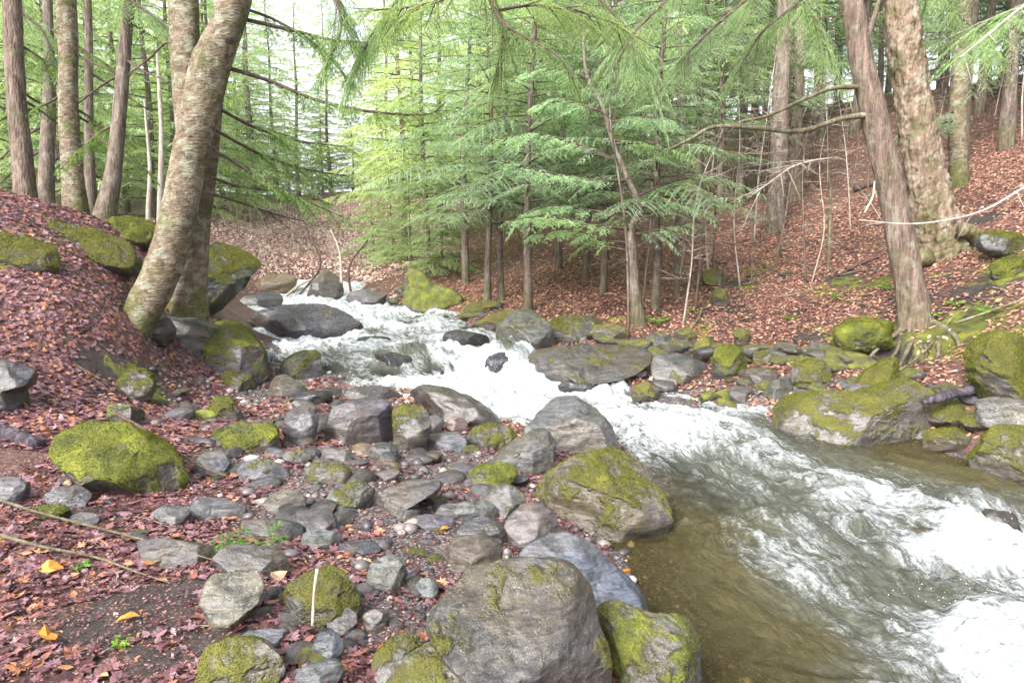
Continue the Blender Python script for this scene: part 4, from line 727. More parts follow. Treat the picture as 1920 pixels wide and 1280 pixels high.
BIG = [hemlock_mesh(15, 1.2, 3.3, 95, 21, .13, 9, .13, .018, .16, 8), hemlock_mesh(17, 2.2, 3.6, 100, 22, .13, 9, .14, .018, .18, 10), hemlock_mesh(14, .7, 3.0, 95, 23, .12, 9, .13, .017, .14, 5)]
FAR = [hemlock_mesh(15, .6, 3.4, 110, 51, .17, 8, .24, .05, .15, 4), hemlock_mesh(15, .5, 3.0, 110, 52, .17, 8, .24, .05, .14, 4)]
TALL = [hemlock_mesh(20, 4.5, 3.4, 80, 31, .16, 8, .15, .02, .17, 16, .5), hemlock_mesh(18, 3.6, 3.2, 80, 32, .16, 8, .15, .02, .15, 16, .5)]
BUSH = hemlock_mesh(6, .5, 2.2, 90, 61, .07, 12, .07, .009, .06, 2)
def place_tree(proto, px, py, Y, label, group, col, s=1.0, name='hemlock_tree', z=None):
    p = ptY(px, py, Y); zz_ = float(H(p[0], p[1])) if z is None else z
    e = link(name, None, None, (p[0], p[1], zz_ - .05), label, 'tree', group); e.empty_display_size = .3; e.rotation_euler = (0, 0, random.uniform(0, 6.28)); e.scale = (s, s, s * random.uniform(.95, 1.1))
    link('trunk', proto[0], e); link('crown', proto[1], e, color=col); return e
YG, BG_, DG, LG = (.28, .335, .18), (.185, .25, .20), (.13, .17, .13), (.28, .345, .25)
random.seed(21)
# understory hemlocks on the right bank, centre
for px, py, Y, k, s, c, lab in [(920, 552, 14.2, 0, .95, BG_, 'slim hemlock, leftmost trunk of the cluster on the right bank'), (985, 576, 13.0, 1, .95, BG_, 'hemlock with a thin straight trunk just behind the lichen boulder'),
        (1052, 492, 16.5, 0, 1.1, DG, 'hemlock standing on a root mound behind the cluster'), (1125, 556, 13.2, 2, 1.0, BG_, 'young hemlock left of the crooked hemlock sapling'), (1222, 592, 12.0, 0, 1.0, BG_, 'young hemlock just right of the crooked hemlock sapling'),
        (1095, 530, 14.8, 2, 1.1, DG, 'slim hemlock on the leafy slope between the cluster and the crooked sapling'), (870, 535, 17, 1, 1.1, BG_, 'hemlock overhanging the yellow-green mossy rock'), (800, 530, 18.5, 0, 1.2, YG, 'bright hemlock at the left end of the right bank'),
        (1350, 450, 19, 1, 1.0, BG_, 'hemlock on the slope left of the thick grey trunks'), (760, 520, 22, 1, 1.2, YG, 'yellow-green hemlock drooping over the far bend'), (1000, 470, 20, 1, 1.2, YG, 'light green hemlock higher on the central slope')]:
    place_tree(MID[k], px, py, Y, lab, 'young hemlocks on the right bank', c, s)
# big hemlocks behind
for i, (px, Y, k, c) in enumerate([(1380, 40, 0, BG_), (1480, 44, 2, LG), (1560, 38, 1, BG_), (1650, 42, 0, BG_), (1740, 38, 2, LG), (1830, 34, 1, BG_), (1920, 32, 0, BG_), (1330, 33, 2, BG_), (1450, 34, 1, BG_), (2020, 28, 2, BG_), (1600, 50, 0, LG), (1860, 24, 0, BG_), (1960, 21, 2, BG_),
        (730, 40, 0, YG), (830, 27, 2, YG), (930, 24, 0, LG), (620, 48, 2, YG), (780, 36, 0, LG), (520, 46, 0, YG), (1040, 27, 1, LG), (1120, 25, 2, BG_), (1200, 28, 0, BG_), (900, 34, 1, YG), (1150, 36, 1, LG),
        (400, 34, 0, YG), (330, 26, 2, YG), (240, 30, 0, LG), (40, 22, 2, LG), (-60, 24, 0, YG), (180, 27, 0, LG), (30, 25, 1, LG), (120, 22, 2, LG), (290, 24, 2, LG), (400, 33, 2, LG), (480, 40, 0, LG), (340, 40, 1, LG), (560, 52, 0, LG), (450, 46, 2, LG), (90, 40, 0, LG), (370, 44, 2, LG), (-20, 34, 2, LG), (380, 36, 1, LG), (200, 34, 1, YG), (80, 33, 0, LG), (470, 44, 1, LG), (-150, 28, 2, YG), (-40, 17, 0, LG)]):
    place_tree(BIG[k], px, 400, Y, 'light green hemlock, one of the many crowding the background on both sides of the valley', 'hemlocks in the background', c, random.uniform(.85, 1.1))
for i in range(26):
    px = -160 + i * 58 + random.uniform(-15, 15); low = 430 < px < 860
    place_tree(FAR[i % 2], px, 380, random.uniform(46, 62), 'distant pale green conifer, one of the many closing off the end of the valley', 'conifers at the end of the valley', random.choice([LG, YG, (.24, .31, .22)]), random.uniform(.5, .62) if low else random.uniform(.9, 1.2))
for px, Y, s_ in [(770, 19.5, .55), (735, 22, .6), (700, 25, .6), (830, 18, .5)]:
    place_tree(BUSH, px, 500, Y, {770: 'low bushy hemlock above the yellow-green mossy rock', 735: 'low bushy hemlock drooping at the far bend, left of the other bushy ones', 700: 'leftmost low bushy hemlock at the far bend', 830: 'small bushy hemlock just right of the yellow-green mossy rock'}[px], 'young hemlocks on the right bank', (.20, .27, .15), s_)
# tall trees on the right slope with bare lower trunks
for i, (px, Y, k) in enumerate([(1290, 30, 0), (1340, 24, 1), (1390, 33, 0), (1430, 28, 1), (1530, 26, 0), (1560, 34, 1), (1600, 24, 0), (1640, 30, 1), (1830, 20, 0), (1870, 26, 1), (1930, 22, 0), (1760, 28, 1), (1990, 17, 1), (1240, 34, 1), (1480, 38, 0), (1690, 36, 0), (1880, 15.5, 1), (1410, 21, 0), (1310, 20, 1)]):
    place_tree(TALL[k], px, 300, Y, 'tall bare-stemmed hemlock, one of the many on the leafy right hillside', 'tall hemlocks on the right hillside', BG_ if i % 3 else LG, random.uniform(.75, 1.05))
def traced_tree(pts, py_base, mname, label, name='tree', dpx=None, seg=18, lobes=5, rough_=.07, ext=3.0, cat='tree', shag=0, lean=None):
    d0 = dpx or hit(pts[0][0], py_base)[0]
    P_ = path(pts, d0); rr = px_rad(pts, d0); org = P_[0].copy(); org[2] = float(H(org[0], org[1]))
    dirn = P_[-1] - P_[-2]; dirn /= np.linalg.norm(dirn); dirn = dirn * .6 + np.array([0, 0, .4])
    P_ = np.vstack([P_[0] - [0, 0, .35], P_, P_[-1] + dirn * ext]); rr = [rr[0] * 1.15] + rr + [rr[-1] * .75]
    e = link(name, None, None, org, label, cat); V, F_ = tube(P_, rr, seg, rough_, lobes, int(pts[0][0]), n=34 if shag else 12, shag=shag)
    link('trunk', np_mesh('trunk', V - org, [F_], M[mname]), e); return e, d0, org
def limb(e, org, pts, d0, d1, mname, name='branch', seg=7, twigs=0, tl=.5, foliage=None, seed=0, fw=.3, dens=.05):
    """a limb traced as a bent tube, with side twigs and optional needle sprays; a part of its tree"""
    dm = (d0 + d1) / 2; sl_ = .0038 * dm; sw_ = .00034 * dm; nk = 18 if dm < 9 else 15; dens = .0040 * dm
    r = np.random.default_rng(seed + int(pts[0][0])); P_ = path(pts, d0, d1); L = [tube(P_, px_rad(pts, d0, d1), seg, .05, seed=seed, n=6)]; qs = []
    C_ = catmull(P_, 10)
    for i in range(twigs):
        k = r.integers(int(len(C_) * .18), len(C_) - 1); t = C_[min(k + 1, len(C_) - 1)] - C_[k - 1]; t /= np.linalg.norm(t)
        D = t * .8 + np.cross(t, [0, 0, 1.0]) * r.choice([-1, 1]) * r.uniform(.4, 1) + [0, 0, r.uniform(-.5, .15)]; D /= np.linalg.norm(D); l = tl * r.uniform(.4, 1.2) * (1 - .5 * k / len(C_))
        L.append(tube([C_[k], C_[k] + D * l * .5 + [0, 0, -.02], C_[k] + D * l + [0, 0, -.12 * l]], [.0055, .004, .0015], 4, n=3))
        if foliage is not None: q, _ = spray(C_[k], D, l, .45, fw, r, dens, nk, sl_, sw_); qs.append(q)
    if foliage is not None:
        Ls = np.r_[0, np.cumsum(np.linalg.norm(np.diff(C_, axis=0), axis=1))]; m_ = int(Ls[-1] / .055)
        for i in range(m_):
            k = int(np.interp(Ls[-1] * (.22 + .78 * (i + r.random()) / m_), Ls, np.arange(len(Ls)))); k = min(max(k, 1), len(C_) - 2); t = C_[k + 1] - C_[k - 1]; t /= np.linalg.norm(t)
            sd_ = np.cross(t, [0, 0, 1.0]); D = t * r.uniform(.4, 1) + sd_ * (1 if i % 2 else -1) * r.uniform(.5, 1) + [0, 0, r.uniform(-.3, .1)]
            q, _ = spray(C_[k], D, fw * r.uniform(.9, 2.2) * (1.1 - .5 * k / len(C_)), .55, fw * .42, r, dens, nk // 2, sl_, sw_); qs.append(q)
    V, F_ = merge(L); b = link(name, np_mesh(name, V - org, [F_], M[mname]), e)
    if qs:
        q = np.concatenate(qs) - org; link('foliage', quads_mesh('foliage', [q], M['needle']), b, color=foliage)
    return b
# twin trunk tree
d0 = hit(255, 608)[0]; org = pt(300, 600, d0); org[2] = float(H(org[0], org[1]))
tw = link('twin_trunk_tree', None, None, org, 'twin trunk grey barked tree leaning over the left bank of the stream', 'tree')
def stem(pts, da, db, lob, seed, ext=2.5, base=True, seg=26):
    P_ = path(pts, da, db); rr = px_rad(pts, da, db); dirn = P_[-1] - P_[-2]; dirn /= np.linalg.norm(dirn); P_ = np.vstack([P_, P_[-1] + dirn * ext]); rr = rr + [rr[-1] * .8]
    V, F_ = tube(P_, rr, seg, .06, lob, seed, n=12); link('stem', np_mesh('stem', V - org, [F_], M['beech']), tw)
stem([(246, 640, 66), (262, 598, 62), (290, 540, 66), (318, 470, 64), (340, 380, 62), (358, 280, 64), (378, 200, 68), (396, 120, 70), (420, 60, 60), (440, 0, 58), (452, -60, 52)], d0 + .1, d0 + .1, 3, 1)
stem([(352, 585, 72), (356, 545, 62), (364, 450, 54), (376, 350, 50), (386, 250, 50), (396, 170, 46), (404, 110, 36)], d0 + .75, d0 + .35, 4, 2, .3)
stem([(362, 300, 44), (356, 240, 50), (350, 150, 52), (346, 60, 52), (345, -40, 50)], d0 + .25, d0 + .35, 0, 3)
def root(pts, d, e, o, mname): limb(e, o, pts, d, d, mname, 'root', 9)
root([(262, 590, 22), (240, 610, 26), (236, 640, 20)], d0 + .1, tw, org, 'beech')
for i, (pts, ns, fl) in enumerate([([(418, 125, 8), (500, 150, 7), (600, 190, 6), (700, 210, 5), (800, 215, 3), (835, 192, 2)], 9, 1), ([(412, 205, 7), (480, 240, 6), (560, 265, 5), (650, 275, 2)], 8, 1), ([(405, 245, 6), (480, 285, 5), (560, 315, 4), (650, 330, 2)], 8, 1),
        ([(400, 280, 6), (480, 330, 5), (560, 370, 4), (655, 412, 2)], 8, 1), ([(395, 332, 6), (450, 350, 5), (530, 360, 4), (610, 378, 2)], 6, 1), ([(392, 362, 5), (450, 380, 4), (510, 400, 3), (570, 415, 2)], 5, 0), ([(452, 35, 8), (560, 60, 6), (640, 78, 4), (740, 80, 2)], 8, 1),
        ([(455, 15, 6), (520, 40, 5), (600, 90, 3), (660, 160, 2)], 7, 1)]):
    limb(tw, org, pts, d0 + .2, d0 + 1.2 + .2 * (i % 3), 'twig', 'branch', 6, ns + 5, .6, (.15, .22, .09) if fl else None, i, .17, .05)
limb(tw, org, [(352, 150, 7), (320, 80, 5), (280, 110, 4), (240, 140, 3)], d0 + .3, d0 + .6, 'twig', 'branch', 6, 4, .4, None, 9)
# left trunks on the crest
for pts, b, mn, lab, lb in [([(48, 384, 40), (42, 300, 35), (32, 200, 33), (26, 100, 32), (22, 0, 31)], 384, 'hem', 'straight reddish brown trunk, leftmost on the bank crest', 4), ([(86, 388, 30), (88, 300, 26), (92, 200, 23), (92, 90, 18)], 388, 'dim', 'thin broken dark trunk second from the left on the crest', 3),
        ([(142, 394, 44), (134, 300, 36), (128, 200, 34), (128, 100, 33), (124, 0, 33)], 394, 'beech', 'grey lichen spotted trunk third from the left on the crest', 4), ([(196, 408, 40), (212, 330, 30), (222, 230, 25), (232, 120, 23), (238, 40, 22), (244, -30, 20)], 408, 'dim', 'knotty brown trunk curving up right of the grey lichen trunk', 4),
        ([(170, 392, 22), (168, 300, 18), (166, 200, 16), (166, 60, 14)], 385, 'dim', 'slim pale trunk between the grey lichen trunk and the knotty one', 0)]:
    e, dd, o = traced_tree(pts, b, mn, lab, dpx=10.0 + (pts[0][2] < 35) * 2.5 + random.random(), lobes=lb, name='tree')
    for j in range(4):
        y = random.uniform(30, 300); x = np.interp(y, [p[1] for p in pts[::-1]], [p[0] for p in pts[::-1]]); s = random.choice([-1, 1])
        limb(e, o, [(x, y, 6), (x + s * 45, y + 28, 4), (x + s * 110, y + 60 + random.uniform(-20, 30), 2)], dd, dd + random.uniform(-.8, .8), 'twig', 'branch', 5, 4, .6, (.11, .17, .05) if j < 2 else None, j, .2, .06)
for px, yb, yt, wv, lab in [(300, 400, 120, 12, 'thin bare pole trunk seen left of the twin trunk tree'), (278, 398, 230, 9, 'very thin broken stem beside the bare pole trunk')]:
    traced_tree([(px, yb, wv), (px + 3, (yb + yt) / 2, wv * .8), (px - 4, yt, wv * .5)], yb, 'bone', lab, dpx=15, lobes=0, ext=.5, cat='sapling', name='sapling', seg=8)
# right trunks
e1, dR, oR = traced_tree([(1716, 612, 62), (1706, 540, 54), (1690, 450, 52), (1672, 360, 48), (1650, 270, 46), (1630, 180, 44), (1612, 100, 42), (1602, 30, 40), (1592, -60, 38)], 612, 'hem', 'reddish trunk leaning left above the moss on the right bank', 'leaning_tree', seg=26, lobes=5)
limb(e1, oR, [(1642, 215, 14), (1580, 222, 10), (1500, 246, 9), (1420, 240, 9), (1340, 238, 7), (1300, 258, 7), (1255, 280, 3)], dR, dR - .8, 'limb', 'branch', 8, 6, .5, None, 3)
limb(e1, oR, [(1618, 163, 12), (1560, 166, 8), (1500, 190, 7), (1440, 217, 6), (1390, 228, 6)], dR, dR - .5, 'limb', 'branch', 8, 5, .4, None, 4)
limb(e1, oR, [(1622, 80, 12), (1640, 30, 10), (1655, -20, 8)], dR, dR, 'hem', 'branch', 7, 0)
for j, pts in enumerate([[(1700, 612, 14), (1660, 640, 9), (1620, 680, 5), (1600, 700, 3)], [(1720, 618, 14), (1700, 660, 8), (1680, 700, 5)], [(1735, 615, 16), (1760, 650, 9), (1745, 700, 5), (1720, 730, 3)], [(1740, 600, 18), (1790, 630, 10), (1800, 680, 5), (1780, 720, 3)], [(1690, 620, 8), (1680, 660, 6), (1640, 700, 3)], [(1730, 620, 9), (1735, 670, 6), (1700, 715, 3)]]):
    limb(e1, oR, pts, dR - .05, hit(pts[-1][0], pts[-1][1])[0] - .06, 'dim', 'root', 6, 5, .3, None, j)
e2, dS, oS = traced_tree([(1772, 490, 104), (1756, 430, 84), (1740, 350, 72), (1724, 260, 65), (1708, 170, 60), (1696, 80, 60), (1688, 0, 56), (1684, -70, 52)], 490, 'shag', 'thick shaggy flaking trunk behind the leaning reddish one', 'shaggy_tree', dpx=dR + 2.0, seg=80, lobes=4, rough_=.08, shag=.13)
root([(1800, 430, 30), (1830, 440, 24), (1835, 470, 18), (1790, 515, 14)], dS - .5, e2, oS, 'shag')
root([(1740, 480, 40), (1710, 492, 22), (1690, 500, 10)], dS - .3, e2, oS, 'shag')
for pts, Y, mn, lab in [([(1800, 372, 34), (1796, 280, 31), (1797, 180, 30), (1806, 60, 27), (1812, -40, 25)], 14, 'beech', 'straight grey trunk right of the shaggy tree'), ([(1452, 432, 36), (1458, 350, 32), (1462, 250, 31), (1466, 150, 30), (1470, 30, 28)], 16, 'dim', 'thick grey-green trunk with mossy foot on the mid slope'),
        ([(1492, 398, 26), (1492, 300, 22), (1496, 180, 20), (1500, 50, 18)], 18, 'hem', 'dark trunk just right of the thick grey-green trunk'), ([(1810, 370, 22), (1806, 280, 20), (1812, 160, 18), (1826, 20, 16)], 15.5, 'dim', 'slimmer trunk pressed against the straight grey one'),
        ([(1386, 420, 14), (1390, 300, 12), (1394, 150, 11), (1398, 20, 10)], 19, 'dim', 'narrow trunk left of the thick grey-green trunk'), ([(1270, 560, 13), (1268, 480, 11), (1270, 400, 9), (1272, 250, 7)], 12.5, 'dim', 'thin pale-footed sapling right of the crooked hemlock sapling'),
        ([(1553, 502, 7), (1556, 430, 6), (1557, 360, 4), (1553, 300, 2)], 12.5, 'limb', 'white dead sapling stub standing alone on the leaves'), ([(1540, 300, 12), (1542, 200, 10), (1546, 60, 9)], 24, 'dim', 'narrow trunk high on the slope between the two big pairs'),
        ([(940, 556, 14), (938, 500, 12), (938, 430, 10), (944, 330, 8)], 14.4, 'dim', 'slim second trunk of the cluster on the right bank')]:
    e, dd, o = traced_tree(pts, pts[0][1], mn, lab, dpx=Y, lobes=3 if pts[0][2] > 20 else 0, seg=12, name='tree' if pts[0][2] > 11 else 'sapling', ext=2)
    if pts[0][2] > 12 and pts[0][0] > 1300:
        for j in range(5):
            y = random.uniform(20, 260); x = np.interp(y, [p[1] for p in pts[::-1]], [p[0] for p in pts[::-1]]); s = random.choice([-1, 1])
            limb(e, o, [(x, y, 5), (x + s * 40, y + 10, 3), (x + s * 90, y + random.uniform(-10, 30), 1.5)], dd, dd + random.uniform(-1, 1), 'twig', 'branch', 5, 5, .7, BG_ if j < 2 else None, j, .3, .09)
# crooked hemlock sapling, centre
e, dC, oC = traced_tree([(1198, 612, 28), (1190, 540, 20), (1186, 470, 17), (1184, 430, 15), (1198, 392, 13), (1180, 340, 11), (1150, 270, 9), (1130, 200, 7), (1100, 140, 6), (1092, 40, 4)], 612, 'dim', 'crooked hemlock sapling with layered blue-green boughs over the far bank', 'hemlock_sapling', seg=12, lobes=3, cat='tree', ext=1.0)
bs = [([(1184, 430, 7), (1100, 420, 5), (1020, 405, 4), (950, 415, 2)]), ([(1186, 400, 6), (1110, 395, 5), (1040, 385, 4), (980, 400, 2)]), ([(1198, 390, 6), (1260, 380, 4), (1330, 395, 2)]), ([(1190, 370, 6), (1250, 345, 4), (1310, 330, 2)]), ([(1180, 340, 6), (1090, 335, 5), (1010, 320, 4), (930, 300, 2)]),
      ([(1160, 300, 5), (1080, 270, 4), (1000, 250, 3), (940, 260, 2)]), ([(1150, 270, 5), (1220, 270, 3), (1290, 285, 2)]), ([(1130, 210, 5), (1060, 190, 3), (1000, 200, 2)]), ([(1140, 230, 4), (1200, 220, 3), (1260, 225, 2)]), ([(1186, 455, 5), (1130, 450, 4), (1070, 430, 3), (1000, 440, 2)]), ([(1186, 440, 5), (1240, 430, 4), (1300, 415, 2)]), ([(1110, 150, 4), (1050, 130, 3), (980, 140, 2)])]
for i, pts in enumerate(bs): limb(e, oC, pts, dC, dC - 1.0 + .5 * (i % 4), 'twig', 'bough', 5, 13, .55, (.26, .36, .29) if i % 3 else (.25, .34, .23), 40 + i, .2, .045)
# hemlock boughs hanging into the top of the view from a tree left of the camera
ovo = pt(915, -160, 5.2)
ov = link('overhanging_branch', None, None, ovo, 'dark hemlock branch with drooping needles hanging in from the top centre', 'branch')
limb(ov, ovo, [(880, -160, 12), (905, -60, 10), (930, 25, 8), (975, 65, 6), (1040, 100, 4), (1075, 150, 2)], 5.4, 5.0, 'twig', 'limb', 6, 16, .55, (.14, .19, .10), 70, .2, .04)
limb(ov, ovo, [(905, -60, 7), (850, -10, 6), (790, 10, 5), (700, 20, 3)], 5.4, 5.8, 'twig', 'limb', 6, 14, .55, (.16, .21, .10), 71, .2, .04)
limb(ov, ovo, [(930, 20, 6), (1010, 10, 5), (1100, 25, 4), (1180, 60, 2)], 5.3, 5.8, 'twig', 'limb', 6, 14, .55, (.18, .23, .12), 72, .2, .04)
limb(ov, ovo, [(945, 45, 6), (940, 90, 4), (932, 130, 2)], 5.2, 5.2, 'twig', 'limb', 6, 8, .35, (.14, .19, .10), 73, .15, .04)
for k, (a, dd, lab) in enumerate([([(150, -90, 8), (230, -10, 6), (300, 40, 5), (345, 95, 2)], 10.5, 'hemlock bough drooping in front of the left trunks near the top'), ([(820, -110, 8), (760, -20, 6), (700, 60, 4), (670, 130, 2)], 8.5, 'hemlock bough drooping across the sky gap at top left of centre'),
        ([(1080, -110, 8), (1120, -10, 6), (1180, 60, 5), (1215, 140, 2)], 9, 'hemlock bough in the top centre right of the dark overhanging branch'), ([(1800, -110, 8), (1770, -20, 6), (1820, 50, 4), (1870, 100, 2)], 11, 'hemlock bough right of the shaggy trunk near the top'), ([(1450, -110, 8), (1500, -10, 6), (1540, 60, 4), (1560, 130, 2)], 11, 'hemlock bough just left of the top of the leaning trunk'),
        ([(60, -100, 8), (20, -10, 6), (80, 60, 4), (110, 130, 2)], 12, 'hemlock bough between the two leftmost trunks near the top')]):
    o_ = pt(*a[0][:2], dd); e_ = link('hanging_bough', None, None, o_, lab, 'branch'); limb(e_, o_, a, dd, dd - .6, 'twig', 'limb', 6, 18, 1.1, (.22, .29, .19), 180 + k, .36, .05)
for k, (a, lab) in enumerate([([(1500, -120, 10), (1420, -20, 8), (1340, 50, 5), (1270, 120, 3)], 'pale green hemlock bough drooping from the top right of centre'), ([(1330, -100, 10), (1260, -10, 8), (1190, 60, 5), (1150, 130, 3)], 'pale green hemlock bough drooping at the top right of the dark branch'), ([(1560, -100, 9), (1500, 0, 7), (1430, 60, 5), (1380, 140, 3)], 'light hemlock bough hanging left of the leaning reddish trunk top'), ([(560, -120, 9), (620, -20, 7), (640, 50, 5), (610, 130, 3)], 'hemlock bough hanging right of the twin trunk tree top'), ([(1990, -20, 8), (1920, 12, 6), (1860, 60, 5), (1800, 108, 3)], 'bare lichen twig with needle sprays at the top right corner')]):
    dd = [7.5, 7, 8, 8, 7][k]; o_ = pt(*a[0][:2], dd); e_ = link('hanging_bough', None, None, o_, lab, 'branch')
    limb(e_, o_, a, dd, dd - .5, 'twig' if k < 4 else 'bone', 'limb', 6, 18 if k < 4 else 10, .8, [(.20, .26, .19), (.19, .25, .17), (.20, .26, .17), (.15, .22, .11), (.22, .31, .20)][k], 80 + k, .26, .05)
# dead branches and fallen sticks
def stick(pts, d0_, d1_, mn, lab, name='fallen_stick', tw_=0, tl=.2, seed=0, cat='stick'):
    P_ = path(pts, d0_, d1_); L = [tube(P_, px_rad(pts, d0_, d1_), 8, .08, n=8, seed=seed)]; r = np.random.default_rng(seed); C_ = catmull(P_, 10)
    for i in range(tw_):
        k = r.integers(3, len(C_) - 2); t = C_[k + 1] - C_[k - 1]; t /= np.linalg.norm(t); D = t + r.normal(size=3) * .6; l = tl * r.uniform(.4, 1.2)
        L.append(tube([C_[k], C_[k] + D * l * .5, C_[k] + D * l + [0, 0, -.03]], [.004, .003, .001], 4, n=3))
    return tubes_obj(name, L, M[mn], None, P_[0], label=lab, cat=cat)
def gstick(pts, mn, lab, lift=.03, **k):
    P_ = []
    for a in pts: d, p = hit(a[0], a[1]); P_.append(p + [0, 0, lift])
    rr = [a[2] / 2 * np.linalg.norm(p - CAM) / F for a, p in zip(pts, P_)]; P_ = np.array(P_)
    return tubes_obj(k.get('name', 'fallen_stick'), [tube(P_, rr, 9, .08, n=8)] + [tube([P_[1], P_[1] + v * .5, P_[1] + v], [rr[1] * .5, rr[1] * .35, .001], 5, n=3) for v in k.get('forks', [])], M[mn], None, P_[0], label=lab, cat=k.get('cat', 'stick'))
stick([(1990, 320, 5), (1920, 352, 5), (1850, 392, 4), (1780, 412, 4), (1700, 420, 3), (1610, 412, 2)], 6.2, 6.4, 'bone', 'pale curved dead branch arching across both trunks on the right', 'dead_branch', 7, .3, 1, 'branch')
stick([(1560, 296, 2), (1520, 302, 3), (1480, 316, 3), (1440, 345, 2), (1400, 372, 1)], 8, 7.6, 'bone', 'white feathery dead twig left of the leaning reddish trunk', 'dead_branch', 22, .3, 2, 'branch')
stick([(1640, 340, 3), (1636, 370, 4), (1620, 400, 3)], 8.3, 8.3, 'bone', 'small crooked white twig beside the leaning trunk', 'dead_branch', 3, .1, 3, 'branch')
gstick([(-30, 940, 5), (60, 972, 4.5), (180, 1004, 4), (300, 1036, 3), (410, 1070, 2)], 'dim', 'long thin pale twig running down from the left edge over the leaves', .05)
gstick([(-20, 1010, 6), (80, 1038, 5), (180, 1058, 4), (260, 1087, 3), (322, 1108, 2)], 'dim', 'second lichen twig below the long pale one in the left foreground', .04)
stick([(595, 1066, 7), (589, 1110, 5), (586, 1172, 6)], hit(590, 1175)[0] - .02, hit(590, 1175)[0] - .12, 'bone', 'white birch twig leaning upright on the brown mossy mound stone')
gstick([(1135, 1150, 9), (1155, 1143, 9), (1178, 1135, 8)], 'orange', 'short orange broken stick in the gap beside the pale grey boulder', .22)
stick([(1730, 754, 10), (1760, 746, 20), (1790, 738, 17), (1820, 730, 23), (1850, 726, 20), (1864, 722, 10)], 6.9, 7.1, 'log', 'weathered purple-grey log propped between boulders on the right bank', 'driftwood_log', cat='log')
gstick([(-40, 808, 24), (20, 822, 24), (75, 842, 20)], 'log', 'dark rotting log poking in from the left edge above the bright mossy slab', .03, name='fallen_log', cat='log')
gstick([(215, 800, 5), (270, 830, 5), (330, 875, 5), (380, 905, 4), (430, 925, 3)], 'twig', 'thin dark twig lying over the far side of the bright mossy slab', .12)
gstick([(1600, 362, 12), (1660, 345, 12), (1700, 335, 10)], 'twig', 'dark fallen trunk lying on the slope behind the leaning tree', .1, name='fallen_log', cat='log')
gstick([(1790, 620, 3), (1850, 600, 4), (1930, 572, 3)], 'limb', 'thin brown branch lying over the moss at the right edge', .1)
gstick([(1640, 730, 2.5), (1700, 700, 3), (1745, 660, 3), (1790, 600, 2)], 'limb', 'forked dry branch standing among roots below the leaning tree', .1, forks=[np.array([.1, 0, .2]), np.array([-.1, -.1, .15])])
gstick([(1570, 520, 4), (1610, 500, 5), (1660, 480, 4)], 'twig', 'short dark stick on the leaves left of the shaggy trunk', .04)
gstick([(640, 860, 3), (700, 880, 4), (760, 905, 3)], 'twig', 'thin black twig crossing the stones near the gravel patch', .05)
gstick([(1290, 630, 3), (1310, 600, 3), (1325, 560, 2)], 'limb', 'pale upright forked stick at the foot of the right slope', .05, forks=[np.array([.12, 0, .25])])
for k, pts in enumerate([[(640, 560, 7), (640, 520, 6), (636, 470, 4), (620, 430, 2)], [(560, 555, 5), (600, 500, 4), (585, 450, 3), (560, 415, 2)], [(660, 560, 5), (655, 500, 4), (690, 450, 3)], [(530, 560, 6), (570, 530, 5), (620, 515, 4)]]):
    stick(pts, 17.5, 18, 'bone' if k in (0, 3) else 'twig', ['pale dead sapling at the far bend, rightmost upright one', 'dark leaning bare sapling at the far bend', 'thin forked bare sapling behind the pale one at the far bend', 'pale driftwood branch lying across the far cascade'][k], ['bare_sapling', 'bare_sapling', 'bare_sapling', 'driftwood_branch'][k], 9, .7, 60 + k, 'sapling' if k < 3 else 'branch')
# thin bare saplings on the right hillside
def bare_mesh(seed, Ht):
    r = np.random.default_rng(seed); q = np.array([[0, 0, -.1], [r.normal() * .05, 0, Ht * .3], [r.normal() * .12, r.normal() * .1, Ht * .65], [r.normal() * .2, r.normal() * .2, Ht]]); L = [tube(q, [.022, .018, .012, .003], 6, n=5)]; C_ = catmull(q, 10)
    for i in range(26):
        k = r.integers(7, 29); a = r.uniform(0, 6.28); l = r.uniform(.3, 1.2) * (1 - k / 45); D = np.array([math.cos(a), math.sin(a), r.uniform(-.1, .6)]); m_ = C_[k] + D * l * .5
        L.append(tube([C_[k], m_, C_[k] + D * l + [0, 0, r.uniform(-.2, .1)]], [.007, .005, .0015], 4, n=2))
        for j in range(4):
            a2 = a + r.uniform(-1.2, 1.2); D2 = np.array([math.cos(a2), math.sin(a2), r.uniform(-.3, .4)]); L.append(tube([m_, m_ + D2 * l * .25, m_ + D2 * l * .5], [.004, .003, .001], 3, n=1))
    V, F_ = merge(L); return np_mesh('sapling', V, [F_], M['bone'] if seed % 2 else M['dim'])
BARE = [bare_mesh(k, 3 + .6 * k) for k in range(5)]
random.seed(31)
for i in range(44):
    px = random.uniform(1180, 1950); Y = random.uniform(10.5, 23); p = ptY(px, 400, Y)
    o = link('bare_sapling', BARE[i % 5], None, (p[0], p[1], float(H(p[0], p[1]))), 'thin leafless sapling, one of the many on the right hillside', 'sapling', 'leafless saplings on the right hillside'); o.rotation_euler = (random.uniform(-.12, .12), random.uniform(-.15, .15), random.uniform(0, 6.28)); f = random.uniform(.6, 1.1); o.scale = (f, f, f)
# brush at the far bend
br = []
r = np.random.default_rng(77)
for i in range(170):
    p = ptY(r.uniform(440, 780), r.uniform(430, 540), r.uniform(19, 30)); z = float(H(p[0], p[1])); D = np.array([r.normal() * .35, r.normal() * .2, 1.0]); l = r.uniform(.5, 1.9); a = np.array([p[0], p[1], z - .05])
    br.append(tube([a, a + D * l * .5, a + D * l + [r.normal() * .15, 0, -.05]], [.009, .006, .002], 3, n=1))
tubes_obj('brush', br, M['bone'], None, label='pinkish tangle of bare brush on the far bend', kind='stuff')
